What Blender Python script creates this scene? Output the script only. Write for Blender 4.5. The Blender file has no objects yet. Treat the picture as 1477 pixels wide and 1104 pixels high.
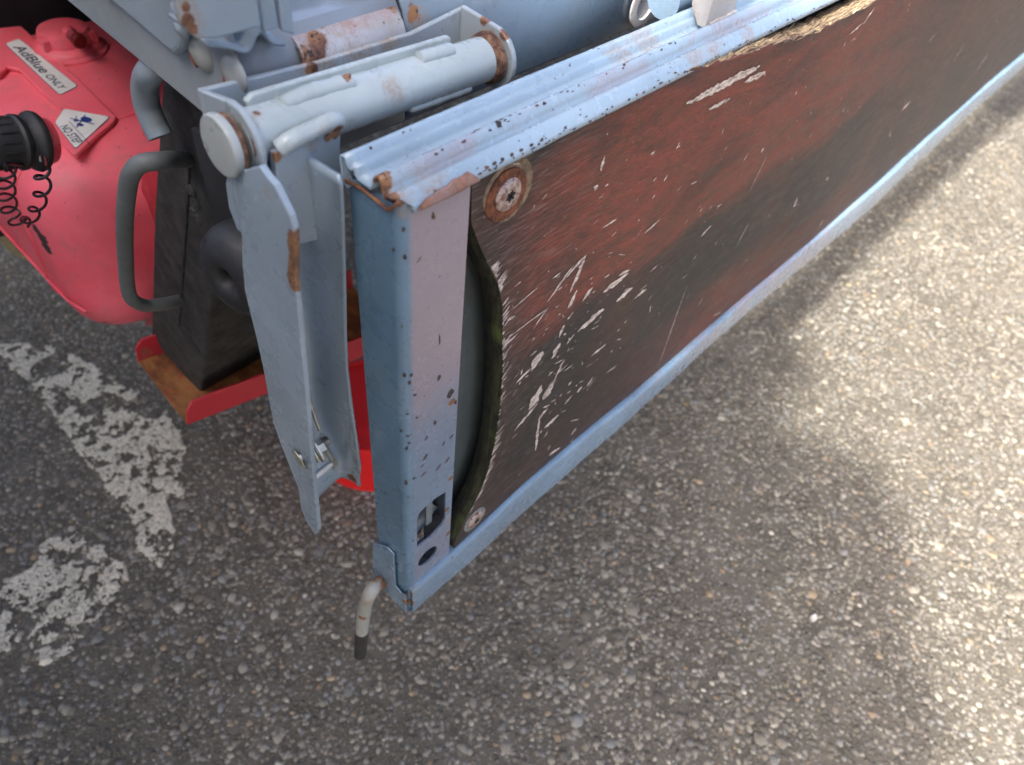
import bpy, bmesh, math, random
import numpy as np
from mathutils import Vector, Matrix, noise as mnoise
random.seed(7); rng = np.random.default_rng(7)
S = bpy.context.scene
COL = S.collection
R = math.radians

# ------------------------------------------------------------------ camera
CAM = Vector((-0.17362, -0.20649, 1.09119))
RIGHT = Vector((0.68327776, -0.72431325, 0.09220529))
UP = Vector((0.50017719, 0.55631384, 0.66357946))
BACK = Vector((-0.53193447, -0.40729011, 0.74240184))
FPX = 1072.0
cd = bpy.data.cameras.new('camera'); cam = bpy.data.objects.new('camera', cd); COL.objects.link(cam)
cam.matrix_world = Matrix(((RIGHT.x, UP.x, BACK.x, CAM.x), (RIGHT.y, UP.y, BACK.y, CAM.y),
                           (RIGHT.z, UP.z, BACK.z, CAM.z), (0, 0, 0, 1)))
cd.sensor_width = 36; cd.lens = 36*FPX/1477; cd.clip_start = 0.01; cd.clip_end = 500
cd.dof.use_dof = True; cd.dof.focus_distance = 0.47; cd.dof.aperture_fstop = 8.5
S.camera = cam
# ------------------------------------------------------------------ sky, sun, exposure
SUN_EL, SUN_AZ = 48.0, 10.0           # light travels towards +X, turned a little towards +Y
w = bpy.data.worlds.new('World'); S.world = w; w.use_nodes = True
sky = w.node_tree.nodes.new('ShaderNodeTexSky'); sky.sky_type = 'NISHITA'; sky.sun_disc = False
sky.sun_elevation = R(SUN_EL)
tx, ty = -math.cos(R(SUN_AZ)), -math.sin(R(SUN_AZ))
sky.sun_rotation = math.atan2(tx, ty)
sky.dust_density = 5.0; sky.air_density = .5; sky.ozone_density = 1.3
bg = w.node_tree.nodes['Background']; bg.inputs['Strength'].default_value = 0.15
w.node_tree.links.new(sky.outputs[0], bg.inputs[0])
sd = bpy.data.lights.new('sun', 'SUN'); sun = bpy.data.objects.new('sun', sd); COL.objects.link(sun)
sd.energy = 2.0; sd.angle = R(3.2); sd.color = (1, .98, .945)
sunv = Vector((-math.cos(R(SUN_EL))*math.cos(R(SUN_AZ)), -math.cos(R(SUN_EL))*math.sin(R(SUN_AZ)), math.sin(R(SUN_EL))))
sun.rotation_euler = sunv.to_track_quat('Z', 'Y').to_euler()
S.view_settings.view_transform = 'Standard'; S.view_settings.look = 'None'
S.view_settings.gamma = 1; S.view_settings.use_curve_mapping = False
S.view_settings.exposure = 2.1

# ------------------------------------------------------------------ helpers
def P(u, v, ax, val):
    """a measured photo position carried onto the plane ax = val, in metres"""
    d = RIGHT*((u-738.5)/FPX) - UP*((v-552)/FPX) - BACK
    i = 'xyz'.index(ax)
    return CAM + d*((val-CAM[i])/d[i])
def tag(o, label, cat, group=None, kind=None):
    o['label'] = label; o['category'] = cat
    if group: o['group'] = group
    if kind: o['kind'] = kind
    return o
def empty(name, loc, label, cat, group=None):
    o = bpy.data.objects.new(name, None); COL.objects.link(o); o.location = loc
    o.empty_display_size = .05
    return tag(o, label, cat, group)
def wloc(o):
    p = Vector(o.location); q = o.parent
    while q: p += q.location; q = q.parent
    return p
def link(name, me, mat, parent=None, smooth=None, bevel=None, solid=None, kind=None):
    o = bpy.data.objects.new(name, me); COL.objects.link(o)
    if mat: me.materials.append(mat)
    if parent:
        o.parent = parent
        me.transform(Matrix.Translation(-wloc(parent)))     # vertices are given in world metres
    if smooth is not None:
        for p in me.polygons: p.use_smooth = True
        me.set_sharp_from_angle(angle=R(smooth))
    if solid:
        m = o.modifiers.new('solid', 'SOLIDIFY'); m.thickness = abs(solid); m.offset = -1 if solid > 0 else 1
    if bevel:
        m = o.modifiers.new('bevel', 'BEVEL'); m.width = bevel; m.segments = 3; m.limit_method = 'ANGLE'
        m.angle_limit = R(40); m.harden_normals = False
    if smooth is not None and bevel is None and solid is None:
        wn = o.modifiers.new('wn', 'WEIGHTED_NORMAL'); wn.keep_sharp = True; wn.weight = 90
    if kind: o['kind'] = kind
    return o
def mesh(name, vs, fs):
    me = bpy.data.meshes.new(name); me.from_pydata([tuple(v) for v in vs], [], fs); me.update(); return me
def fixn(me):
    bm = bmesh.new(); bm.from_mesh(me); bmesh.ops.remove_doubles(bm, verts=bm.verts, dist=1e-7)
    bmesh.ops.recalc_face_normals(bm, faces=bm.faces); bm.to_mesh(me); bm.free(); return me
def prism_me(name, pts, ext):
    n = len(pts); ext = Vector(ext)
    vs = [Vector(p) for p in pts] + [Vector(p)+ext for p in pts]
    fs = [tuple(range(n)), tuple(reversed(range(n, 2*n)))] + [(i, i+n, (i+1) % n+n, (i+1) % n) for i in range(n)]
    me = mesh(name, vs, fs)
    bm = bmesh.new(); bm.from_mesh(me); bmesh.ops.recalc_face_normals(bm, faces=bm.faces); bm.to_mesh(me); bm.free()
    return me
def prism(name, pts, ext, mat, parent=None, bevel=.0007, **k):
    return link(name, prism_me(name, pts, ext), mat, parent, bevel=bevel, **k)
def box(name, a, b, mat, parent=None, bevel=.0007, **k):
    return prism(name, [(a[0], a[1], a[2]), (b[0], a[1], a[2]), (b[0], b[1], a[2]), (a[0], b[1], a[2])], (0, 0, b[2]-a[2]), mat, parent, bevel, **k)
def sm(pts, n=6):
    """Catmull-Rom through the points"""
    pts = [Vector(p) for p in pts]; out = []
    for i in range(len(pts)-1):
        p0 = pts[max(i-1, 0)]; p1 = pts[i]; p2 = pts[i+1]; p3 = pts[min(i+2, len(pts)-1)]
        for k in range(n):
            t = k/n
            out.append(.5*((2*p1)+(p2-p0)*t+(2*p0-5*p1+4*p2-p3)*t*t+(3*p1-p0-3*p2+p3)*t**3))
    out.append(pts[-1]); return out
def frame(d):
    d = Vector(d).normalized(); a = Vector((0, 0, 1)) if abs(d.z) < .9 else Vector((1, 0, 0))
    u = d.cross(a).normalized(); return d, u, d.cross(u)
def tube_me(name, pts, r, seg=20, capr=None):
    pts = [Vector(p) for p in pts]; n = len(pts)
    rr = r if hasattr(r, '__len__') else [r]*n
    vs = []; fs = []; d, u, v = frame(pts[1]-pts[0])
    for i, p in enumerate(pts):
        t = (pts[min(i+1, n-1)]-pts[max(i-1, 0)]).normalized()
        u = (u-t*u.dot(t)).normalized(); v = t.cross(u)
        for k in range(seg):
            a = 2*math.pi*k/seg; vs.append(p+(u*math.cos(a)+v*math.sin(a))*rr[i])
    for i in range(n-1):
        for k in range(seg):
            fs.append((i*seg+k, i*seg+(k+1) % seg, (i+1)*seg+(k+1) % seg, (i+1)*seg+k))
    fs.append(tuple(reversed(range(seg)))); fs.append(tuple(range((n-1)*seg, n*seg)))
    return fixn(mesh(name, vs, fs))
def tube(name, pts, r, mat, parent=None, seg=20, bevel=None, **k):
    return link(name, tube_me(name, pts, r, seg), mat, parent, smooth=45, bevel=bevel, **k)
def lathe_me(name, org, axis, prof, seg=40, squash=None):
    """prof = (distance along axis, radius)"""
    d, u, v = frame(axis); org = Vector(org); vs = []; fs = []
    for (h, r) in prof:
        for k in range(seg):
            a = 2*math.pi*k/seg; vs.append(org+d*h+(u*math.cos(a)+v*math.sin(a))*max(r, 1e-5))
    for i in range(len(prof)-1):
        for k in range(seg):
            fs.append((i*seg+k, i*seg+(k+1) % seg, (i+1)*seg+(k+1) % seg, (i+1)*seg+k))
    fs.append(tuple(reversed(range(seg)))); fs.append(tuple(range((len(prof)-1)*seg, len(prof)*seg)))
    me = mesh(name, vs, fs)
    bm = bmesh.new(); bm.from_mesh(me); bmesh.ops.recalc_face_normals(bm, faces=bm.faces); bm.to_mesh(me); bm.free()
    return me
def lathe(name, org, axis, prof, mat, parent=None, seg=40, sharp=40, **k):
    return link(name, lathe_me(name, org, axis, prof, seg), mat, parent, smooth=sharp, **k)
def sweep(name, prof, xs, mat, parent=None, disp=None, solid=None, smooth=50, bevel=None):
    """a (y, z) section run along X"""
    vs = []; fs = []; n = len(prof)
    for x in xs:
        for j, (y, z) in enumerate(prof):
            p = Vector((x, y, z))
            if disp: p += Vector(disp(p, j))
            vs.append(p)
    for i in range(len(xs)-1):
        for j in range(n-1):
            fs.append((i*n+j, (i+1)*n+j, (i+1)*n+j+1, i*n+j+1))
    return link(name, mesh(name, vs, fs), mat, parent, smooth=smooth, solid=solid, bevel=bevel)
def join_meshes(name, mes):
    bm = bmesh.new()
    for m in mes: bm.from_mesh(m); bpy.data.meshes.remove(m)
    me = bpy.data.meshes.new(name); bm.to_mesh(me); bm.free(); return me
def cut(o, cutters):
    """boolean the cutters (world meshes) out of o now, and remove them"""
    off = wloc(o) if not o.parent else wloc(o.parent)
    for cm in cutters:
        cm.transform(Matrix.Translation(-off))
        c = bpy.data.objects.new('cutter', cm); COL.objects.link(c); c.location = off
        m = o.modifiers.new('b', 'BOOLEAN'); m.object = c; m.operation = 'DIFFERENCE'; m.solver = 'EXACT'
        bev = [x for x in o.modifiers if x.type == 'BEVEL']
        keep = [(x.width, x.segments) for x in bev]
        for x in bev: o.modifiers.remove(x)
        bpy.context.view_layer.update()
        dg = bpy.context.evaluated_depsgraph_get()
        ne = bpy.data.meshes.new_from_object(o.evaluated_get(dg))
        o.modifiers.clear(); o.data = ne
        bpy.data.objects.remove(c); 
        for kw, ks in keep:
            b = o.modifiers.new('bevel', 'BEVEL'); b.width = kw; b.segments = ks; b.limit_method = 'ANGLE'; b.angle_limit = R(40)
    return o
# ------------------------------------------------------------------ materials
class M:
    def __init__(s, name):
        s.m = bpy.data.materials.new(name); s.m.use_nodes = True; s.t = s.m.node_tree
        s.b = s.t.nodes['Principled BSDF']
        s.pos = s.n('ShaderNodeNewGeometry').outputs['Position']
    def n(s, t): return s.t.nodes.new(t)
    def L(s, a, b): s.t.links.new(a, b)
    def put(s, sock, v):
        if isinstance(v, bpy.types.NodeSocket): s.L(v, sock)
        else: sock.default_value = (*v, 1) if (hasattr(v, '__len__') and len(v) == 3 and sock.type == 'RGBA') else v
    def noise(s, scale, detail=6, rough=.6, stretch=None, dist=0, vec=None):
        n = s.n('ShaderNodeTexNoise'); n.inputs['Scale'].default_value = scale; n.inputs['Detail'].default_value = detail
        n.inputs['Roughness'].default_value = rough; n.inputs['Distortion'].default_value = dist
        v = vec or s.pos
        if stretch: v = s.vm('MULTIPLY', v, stretch)
        s.L(v, n.inputs['Vector']); return n.outputs['Fac']
    def vor(s, scale, feat='F1', out='Distance', stretch=None):
        n = s.n('ShaderNodeTexVoronoi'); n.feature = feat; n.inputs['Scale'].default_value = scale
        v = s.vm('MULTIPLY', s.pos, stretch) if stretch else s.pos
        s.L(v, n.inputs['Vector']); return n.outputs[out]
    def vm(s, op, a, b):
        n = s.n('ShaderNodeVectorMath'); n.operation = op; s.put(n.inputs[0], a); s.put(n.inputs[1], b)
        return n.outputs['Value'] if op in ('DISTANCE', 'LENGTH', 'DOT_PRODUCT') else n.outputs[0]
    def ma(s, op, a, b=0.0, c=0.0, clamp=False):
        n = s.n('ShaderNodeMath'); n.operation = op; n.use_clamp = clamp
        s.put(n.inputs[0], a); s.put(n.inputs[1], b); s.put(n.inputs[2], c); return n.outputs[0]
    def ramp(s, f, lo, hi, a=0.0, b=1.0):
        n = s.n('ShaderNodeMapRange'); s.put(n.inputs['Value'], f)
        n.inputs['From Min'].default_value = lo; n.inputs['From Max'].default_value = hi
        n.inputs['To Min'].default_value = a; n.inputs['To Max'].default_value = b
        n.interpolation_type = 'SMOOTHSTEP'; return n.outputs[0]
    def mix(s, f, a, b):
        n = s.n('ShaderNodeMix'); n.data_type = 'RGBA'; s.put(n.inputs[0], f); s.put(n.inputs[6], a); s.put(n.inputs[7], b); return n.outputs[2]
    def xyz(s):
        n = s.n('ShaderNodeSeparateXYZ'); s.L(s.pos, n.inputs[0]); return n.outputs
    def bump(s, h, strength=.3, dist=.001):
        n = s.n('ShaderNodeBump'); n.inputs['Strength'].default_value = strength; n.inputs['Distance'].default_value = dist
        s.L(h, n.inputs['Height']); s.L(n.outputs[0], s.b.inputs['Normal'])
    def spots(s, lst, nz, amp=.7, lo=.75):
        out = None
        for (x, y, z, r) in lst:
            d = s.ma('DIVIDE', s.vm('DISTANCE', s.pos, (x, y, z)), r)
            out = d if out is None else s.ma('MINIMUM', out, d)
        return s.ramp(s.ma('ADD', out, s.ma('MULTIPLY', s.ma('SUBTRACT', nz, .5), amp*2)), lo, 1.05, 1, 0)
    def out(s, col, rough=.5, metal=0, spec=.5):
        s.put(s.b.inputs['Base Color'], col); s.put(s.b.inputs['Roughness'], rough); s.put(s.b.inputs['Metallic'], metal)
        s.put(s.b.inputs['Specular IOR Level'], spec); return s.m
def simple(name, col, rough=.5, metal=0, var=.25, scale=60, bump=.1, spec=.5):
    m = M(name); n = m.noise(scale, 6); n2 = m.noise(scale*9, 3)
    c = m.mix(m.ramp(n, .3, .7), tuple(x*(1-var) for x in col), tuple(min(1, x*(1+var)) for x in col))
    m.bump(n2, bump, .0006)
    return m.out(c, m.ramp(n, .3, .7, rough-.08, rough+.1), metal, spec)
RUST_D, RUST_M, RUST_L = (.030, .013, .008), (.125, .045, .020), (.30, .145, .065)
def paint(name, base, rough=.30, rust=[], stain=[], chips=.0, pink=None, grime=.35, gcol=(.30, .25, .18), coat=.5):
    m = M(name)
    n1 = m.noise(14, 3, .5); n2 = m.noise(60, 4, .55); n3 = m.noise(420, 4, .6); n4 = m.noise(1800, 2, .5)
    c = m.mix(m.ramp(n1, .35, .65), tuple(x*.90 for x in base), tuple(min(1, x*1.08) for x in base))
    c = m.mix(m.ramp(n3, .40, .80, 0, .12), c, tuple(x*.72 for x in base))
    c = m.mix(m.ramp(m.noise(11, 4, .5), .48, .75, 0, grime), c, gcol)                    # road film
    c = m.mix(m.ramp(m.noise(260, 3, .5, (1, 1, .04)), .50, .80, 0, grime*.30), c, gcol)   # thin runs down
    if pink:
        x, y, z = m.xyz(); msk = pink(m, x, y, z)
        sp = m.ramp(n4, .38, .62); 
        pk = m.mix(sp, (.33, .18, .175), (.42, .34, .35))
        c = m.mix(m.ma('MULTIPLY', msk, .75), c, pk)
    ro = m.ramp(n2, .3, .7, rough-.07, rough+.14)
    if stain:
        sk = m.spots(stain, m.noise(130, 9, .75), 1.1, .35)
        sk = m.ma('MULTIPLY', sk, m.ramp(m.noise(420, 6, .75), .36, .62, .15, 1))
        c = m.mix(m.ma('MULTIPLY', sk, .6), c, (.33, .20, .10))
    if chips:
        v = m.noise(230, 5, .62); k = m.ramp(v, .70-chips, .715-chips)
        c = m.mix(k, c, m.mix(m.ramp(n3, .4, .6), RUST_D, (.11, .05, .03)))
    h = n3
    if rust:
        rk = m.spots(rust, m.noise(160, 9, .7), .75)
        rc = m.mix(m.ramp(n2, .38, .62), RUST_M, RUST_L); rc = m.mix(m.ramp(n3, .5, .68), rc, RUST_D)
        c = m.mix(rk, c, rc); ro = m.ma('ADD', ro, m.ma('MULTIPLY', rk, .4)); h = m.ma('ADD', n3, m.ma('MULTIPLY', rk, m.ma('MULTIPLY', n4, 1.2)))
    m.bump(m.ma('ADD', m.ma('MULTIPLY', n2, .6), m.ma('MULTIPLY', h, .25)), .07, .0004)
    m.b.inputs['Coat Weight'].default_value = coat; m.b.inputs['Coat Roughness'].default_value = .16
    return m.out(c, ro, 0, .5)
BLUE = (.30, .385, .455); LBLUE = (.40, .45, .48); GREY = (.47, .50, .49)
m_gal = simple('zinc', (.52, .52, .48), .38, .85, .25, 200, .15)
m_black = simple('black_rubber', (.022, .022, .023), .55, 0, .3, 90, .25)
m_dark = simple('dark_undercoat_and_shade', (.012, .012, .013), .8, 0, .4, 40, .2)  # underbody black; also used for the shade sheet inside the gate post
m_cable = simple('black_cord', (.01, .01, .01), .35, 0, .2, 90, .05)
m_rustplate = simple('rusty_steel', (.17, .06, .025), .8, 0, .6, 90, .6)
m_redred = simple('bright_red_plastic', (.62, .006, .006), .6, 0, .05, 30, .05)

# ================================================================== SETTING: ground
g = M('asphalt_binder')
gv = g.noise(30, 8, .6); gs = g.noise(420, 5, .7); gb = g.noise(5, 6, .6)
c = g.mix(g.ramp(gv, .3, .7), (.066, .057, .041), (.135, .118, .088))
c = g.mix(g.ramp(gs, .48, .68), c, (.28, .25, .19))
c = g.mix(g.ramp(gb, .45, .7, 0, .45), c, (.21, .185, .14))
vc = g.vor(95, 'F1', 'Color'); vd = g.vor(95, 'F1', 'Distance')
sepc = g.n('ShaderNodeSeparateColor'); g.L(vc, sepc.inputs[0])
far = g.ramp(g.xyz()[0], 2.0, 2.6)
stone = g.mix(sepc.outputs[0], (.12, .105, .085), (.36, .32, .27))
c = g.mix(g.ma('MULTIPLY', g.ramp(vd, .45, .3), g.ramp(sepc.outputs[1], .3, .4)), c, stone)
g.bump(g.ma('ADD', g.ma('MULTIPLY', gs, .6), g.ma('MULTIPLY', g.ramp(vd, .5, .0), .8)), 1.0, .004)
g.out(c, .85, 0, .35)
gm = bpy.data.meshes.new('ground')
gm.from_pydata([(-60, -60, 0), (60, -60, 0), (60, 60, 0), (-60, 60, 0)], [], [(0, 1, 2, 3)])
gr = link('ground', gm, g.m); gr['kind'] = 'structure'

# road marking outlines (photo lower left), measured on the ground
mk1 = [P(u, v, 'z', 0) for u, v in [(-60, 478), (0, 495), (60, 500), (120, 520), (185, 560), (240, 590), (266, 640), (262, 715), (250, 790), (232, 822), (205, 800), (190, 750), (150, 700), (105, 640), (70, 590), (30, 540), (0, 515), (-60, 500)]]
mk2 = [P(u, v, 'z', 0) for u, v in [(95, 748), (125, 762), (150, 800), (178, 815), (186, 850), (150, 880), (110, 935), (60, 960), (0, 985), (-60, 1010), (-60, 890), (0, 850), (30, 810), (60, 780)]]
def inside(x, y, poly):
    r = np.zeros(x.shape, bool); j = len(poly)-1
    for i in range(len(poly)):
        xi, yi = poly[i][0], poly[i][1]; xj, yj = poly[j][0], poly[j][1]
        c_ = ((yi > y) != (yj > y)) & (x < (xj-xi)*(y-yi)/(yj-yi+1e-12)+xi); r ^= c_; j = i
    return r
def vnoise(x, y, sc, seed):
    """value noise"""
    r_ = np.random.default_rng(seed); T = r_.random((256, 256))
    X = x*sc+100; Y = y*sc+100; xi = np.floor(X).astype(int); yi = np.floor(Y).astype(int)
    fx = X-xi; fy = Y-yi; fx = fx*fx*(3-2*fx); fy = fy*fy*(3-2*fy)
    a = T[xi % 256, yi % 256]; b = T[(xi+1) % 256, yi % 256]; c_ = T[xi % 256, (yi+1) % 256]; d = T[(xi+1) % 256, (yi+1) % 256]
    return (a*(1-fx)+b*fx)*(1-fy)+(c_*(1-fx)+d*fx)*fy
def fbm(x, y, sc, seed, o=4):
    t = 0; a = 1; s_ = 0
    for k in range(o): t = t+a*vnoise(x, y, sc*2**k, seed+k); s_ += a; a *= .55
    return t/s_
def painted(x, y):
    jx = x+.018*(fbm(x, y, 60, 11)-.5); jy = y+.018*(fbm(x, y, 60, 21)-.5)
    return (inside(jx, jy, mk1) | inside(jx, jy, mk2)) & (fbm(x, y, 70, 5, 5) > .443) & (fbm(x, y, 330, 71, 2) > .30) & (fbm(x, y, 14, 9, 2) > .33)
# stones of the asphalt: low domes set in the binder, each its own size and colour
xs_ = np.arange(-.62, 2.7, .0083); ys_ = np.arange(-.62, 1.5, .0083)
GX, GY = np.meshgrid(xs_, ys_); GX = GX.ravel(); GY = GY.ravel()
GX = GX+rng.uniform(-.0042, .0042, GX.shape); GY = GY+rng.uniform(-.0042, .0042, GX.shape)
u_ = ((GX-CAM.x)*RIGHT.x+(GY-CAM.y)*RIGHT.y+(-CAM.z)*RIGHT.z); dd = -((GX-CAM.x)*BACK.x+(GY-CAM.y)*BACK.y+(-CAM.z)*BACK.z); v_ = ((GX-CAM.x)*UP.x+(GY-CAM.y)*UP.y+(-CAM.z)*UP.z)
keep = (np.abs(u_/dd) < .85) & (np.abs(v_/dd) < .66) & (rng.random(GX.shape) < .55+.9*fbm(GX, GY, 9, 51, 3))
GX = GX[keep]; GY = GY[keep]; N = len(GX)
r0 = (.0021+.0040*rng.random(N)**1.6)*(1+.6*(rng.random(N) < .10))*(.8+.5*fbm(GX, GY, 6, 61, 2)); ang = rng.random(N)*6.28; el = rng.uniform(.62, 1, N)
hh = r0*rng.uniform(.16, .42, N)
K = 7
th = np.arange(K)*2*np.pi/K
V = np.zeros((N, 2*K+1, 3))
for k in range(K):
    jr = rng.uniform(.78, 1.15, N); px = np.cos(th[k])*r0*jr; py = np.sin(th[k])*r0*jr*el
    X_ = px*np.cos(ang)-py*np.sin(ang); Y_ = px*np.sin(ang)+py*np.cos(ang)
    V[:, k, 0] = GX+X_; V[:, k, 1] = GY+Y_; V[:, k, 2] = -.0006
    q = rng.uniform(.55, .78, N)
    V[:, K+k, 0] = GX+X_*q; V[:, K+k, 1] = GY+Y_*q; V[:, K+k, 2] = hh*rng.uniform(.65, 1, N)
V[:, 2*K, 0] = GX; V[:, 2*K, 1] = GY; V[:, 2*K, 2] = hh*1.03
q4 = np.array([(k, (k+1) % K, K+(k+1) % K, K+k) for k in range(K)]); t3 = np.array([(K+k, K+(k+1) % K, 2*K) for k in range(K)])
base = (np.arange(N)*(2*K+1))
loops = np.concatenate([(base[:, None, None]+q4[None]).reshape(N, -1), (base[:, None, None]+t3[None]).reshape(N, -1)], 1).ravel()
tot = np.tile(np.array([4]*K+[3]*K), N); st = np.concatenate([[0], np.cumsum(tot)[:-1]])
sme = bpy.data.meshes.new('asphalt_stone'); sme.vertices.add(N*(2*K+1)); sme.vertices.foreach_set('co', V.ravel())
sme.loops.add(len(loops)); sme.loops.foreach_set('vertex_index', loops)
sme.polygons.add(len(tot)); sme.polygons.foreach_set('loop_start', st); sme.polygons.foreach_set('loop_total', tot)
sme.update(calc_edges=True)
pal = np.array([(.15, .135, .115), (.21, .195, .17), (.28, .26, .225), (.12, .11, .10), (.20, .20, .20), (.30, .285, .25), (.29, .225, .155), (.36, .34, .30), (.24, .18, .13), (.19, .195, .195), (.44, .42, .38)])
ci = rng.choice(len(pal), N, p=[.23, .22, .14, .16, .08, .06, .025, .02, .015, .045, .005])
colr = pal[ci]*rng.uniform(.7, 1.2, (N, 1))
big = fbm(GX, GY, 4, 77, 3)[:, None]; colr = colr*(.75+.5*big)*np.array([1.24, 1.20, 1.06])
pm = painted(GX, GY) & (rng.random(N) < .78)
colr[pm] = np.array([.72, .66, .50])*rng.uniform(.8, 1.1, (pm.sum(), 1))
ca = sme.color_attributes.new('stone_colour', 'FLOAT_COLOR', 'POINT')
cc = np.ones((N, 2*K+1, 4)); cc[:, :, :3] = colr[:, None, :]; ca.data.foreach_set('color', cc.ravel())
ms = M('asphalt_stones'); at = ms.n('ShaderNodeAttribute'); at.attribute_name = 'stone_colour'
sn = ms.noise(900, 4, .6)
ms.bump(sn, .5, .0008)
ms.out(ms.mix(ms.ramp(sn, .35, .7, 0, .45), at.outputs['Color'], (.085, .075, .062)), ms.ramp(sn, .3, .7, .7, .95), 0, .25)
link('asphalt_stone', sme, ms.m, smooth=70, kind='stuff')['label'] = 'small grey and tan stones set in the asphalt'
bpy.data.objects['asphalt_stone']['category'] = 'gravel'

# worn road paint: islands of thin cream paint over the binder
cell = .0022
px_ = np.arange(-.45, .16, cell); py_ = np.arange(.40, 1.30, cell)
QX, QY = np.meshgrid(px_, py_, indexing='ij'); msk = painted(QX, QY)
hz = .0016+.0020*fbm(QX, QY, 240, 33, 2)
idx = -np.ones((len(px_)+1, len(py_)+1), int); vs = []; fs = []
def vid(i, j):
    if idx[i, j] < 0:
        x = px_[0]+cell*(i-.5)+random.uniform(-.0006, .0006); y = py_[0]+cell*(j-.5)+random.uniform(-.0006, .0006)
        idx[i, j] = len(vs); vs.append((x, y, hz[min(i, len(px_)-1), min(j, len(py_)-1)]))
    return idx[i, j]
for i, j in np.argwhere(msk): fs.append((vid(i, j), vid(i+1, j), vid(i+1, j+1), vid(i, j+1)))
mp = M('worn_road_paint'); a1 = mp.noise(260, 6, .7); a2 = mp.noise(60, 5, .6)
cp = mp.mix(mp.ramp(a1, .35, .62), (.44, .40, .30), (.78, .72, .56)); cp = mp.mix(mp.ramp(a2, .5, .7, 0, .5), cp, (.36, .33, .27))
mp.bump(a1, .8, .002); mp.out(cp, .8, 0, .3)
rm = link('road_marking', mesh('road_marking', vs, fs), mp.m, smooth=60, solid=.0009); rm['kind'] = 'structure'
rm['label'] = 'worn cream road marking broken into patches on the asphalt'

# the single white stone in the open
wp = P(1175, 890, 'z', .004)
wv = []; 
for k in range(8):
    a = k*math.pi/4+.3; r = (.0095, .006, .0075, .005, .009, .0055, .008, .006)[k]
    wv.append((wp.x+r*math.cos(a), wp.y+r*math.sin(a)*.7, 0)); wv.append((wp.x+.6*r*math.cos(a), wp.y+.6*r*math.sin(a)*.7, .005+.002*(k % 3)))
me = mesh('white_stone', wv, [(2*k, (2*k+2) % 16, (2*k+3) % 16, 2*k+1) for k in range(8)]+[tuple(2*k+1 for k in range(8))])
tag(link('white_stone', me, simple('white_stone', (.75, .73, .68), .7, 0, .1, 200, .4)), 'small chalk-white stone chip lying loose on the dark asphalt right of the gate', 'stone')

# ================================================================== TRUCK BED (structure the gate hangs from)
Zr = .90
bed = empty('truck_bed', (0, .10, .85), 'pale blue steel truck bed with rounded hinge rolls above the open gate', 'truck bed')
m_sill = paint('sill_paint', (.21, .30, .39), .27, chips=.0, grime=.2,
               rust=[tuple(P(925, 12, 'y', .099))+(.013,), tuple(P(590, 20, 'y', .105))+(.006,), tuple(P(700, 88, 'y', .099))+(.004,)],
               stain=[tuple(P(600, 35, 'y', .105))+(.012,), tuple(P(925, 22, 'y', .099))+(.02,)])
m_roll = paint('roll_paint', (.46, .48, .50), .38, chips=.055, grime=.55,
               rust=[tuple(P(456, 60, 'y', .10))+(.006,), tuple(P(445, 85, 'y', .10))+(.009,), tuple(P(560, 5, 'y', .11))+(.010,), tuple(P(455, 30, 'y', .11))+(.006,)],
               stain=[tuple(P(450, 80, 'y', .10))+(.018,), tuple(P(480, 20, 'y', .115))+(.03,), tuple(P(560, 20, 'y', .11))+(.015,), tuple(P(520, 5, 'y', .12))+(.03,)],
               pink=lambda m, x, y, z: m.ramp(m.noise(40, 5), .45, .62))
m_body = paint('body_paint', (.28, .31, .33), .42, chips=.0, grime=.25,
               rust=[tuple(P(342, 95, 'y', .10))+(.003,), tuple(P(344, 70, 'y', .10))+(.003,), tuple(P(341, 112, 'y', .10))+(.003,)], stain=[tuple(P(343, 90, 'y', .10))+(.007,)])
m_lip = paint('blue_paint', BLUE, .36, grime=.15)
# outer sill: vertical face, rounded shoulder, deck edge
prof = [(.135, .862), (.104, .862), (.100, .866), (.100, .915), (.102, .926), (.107, .934), (.115, .939), (.125, .941), (.16, .941)]
sweep('sill_beam', prof, [.0925, .3, .6, 1, 1.5, 2.2, 3.6], m_sill, bed, solid=.003)
# left length of the sill stops at the corner with a rolled hinge sleeve
prof = [(.135, .862), (.104, .862), (.100, .866), (.100, .886)]
sweep('sill_beam', [(.135, .862), (.104, .862), (.100, .866), (.100, .905), (.102, .925), (.108, .933), (.16, .934)], [-.0085, .03, .0905], m_body, bed, solid=.003)
rp = []
cy, cz, rr = .1075, .9165, .0125
for k in range(15):
    a = R(150-k*22); rp.append((cy+rr*math.cos(a)*1.05, cz+rr*math.sin(a)))
rp = [(.16, .9345), (.135, .9335), (.122, .9315)]+[(cy+rr*math.cos(R(a))*1.0, cz+rr*math.sin(R(a))) for a in range(70, 330, 20)]
xl = [P(433, 70, 'y', .098).x+.0015*0, .05, .088]
sweep('hinge_roll', rp, xl, m_roll, bed, solid=-.0022, bevel=.0003)
# end plate on the corner, running back into the truck
ep = [P(96-60, -50, 'x', -.01), P(96, 0, 'x', -.01), P(302, 171, 'x', -.01), P(335, 196, 'x', -.01)]
y0 = .1005
e_pts = [(-.01, y0, .8775), (-.01, .1348, .8849), (-.01, .2792, .8948), (-.01, .60, .905), (-.01, .60, .965), (-.01, y0, .965)]
prism('end_plate', e_pts, (.0035, 0, 0), m_body, bed, bevel=.0008)
prism('end_plate', [(-.0055, .135, .889), (.06, .135, .889), (.06, .6, .908), (-.0055, .6, .908)], (0, 0, -.003), m_dark, bed, bevel=None)
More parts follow.
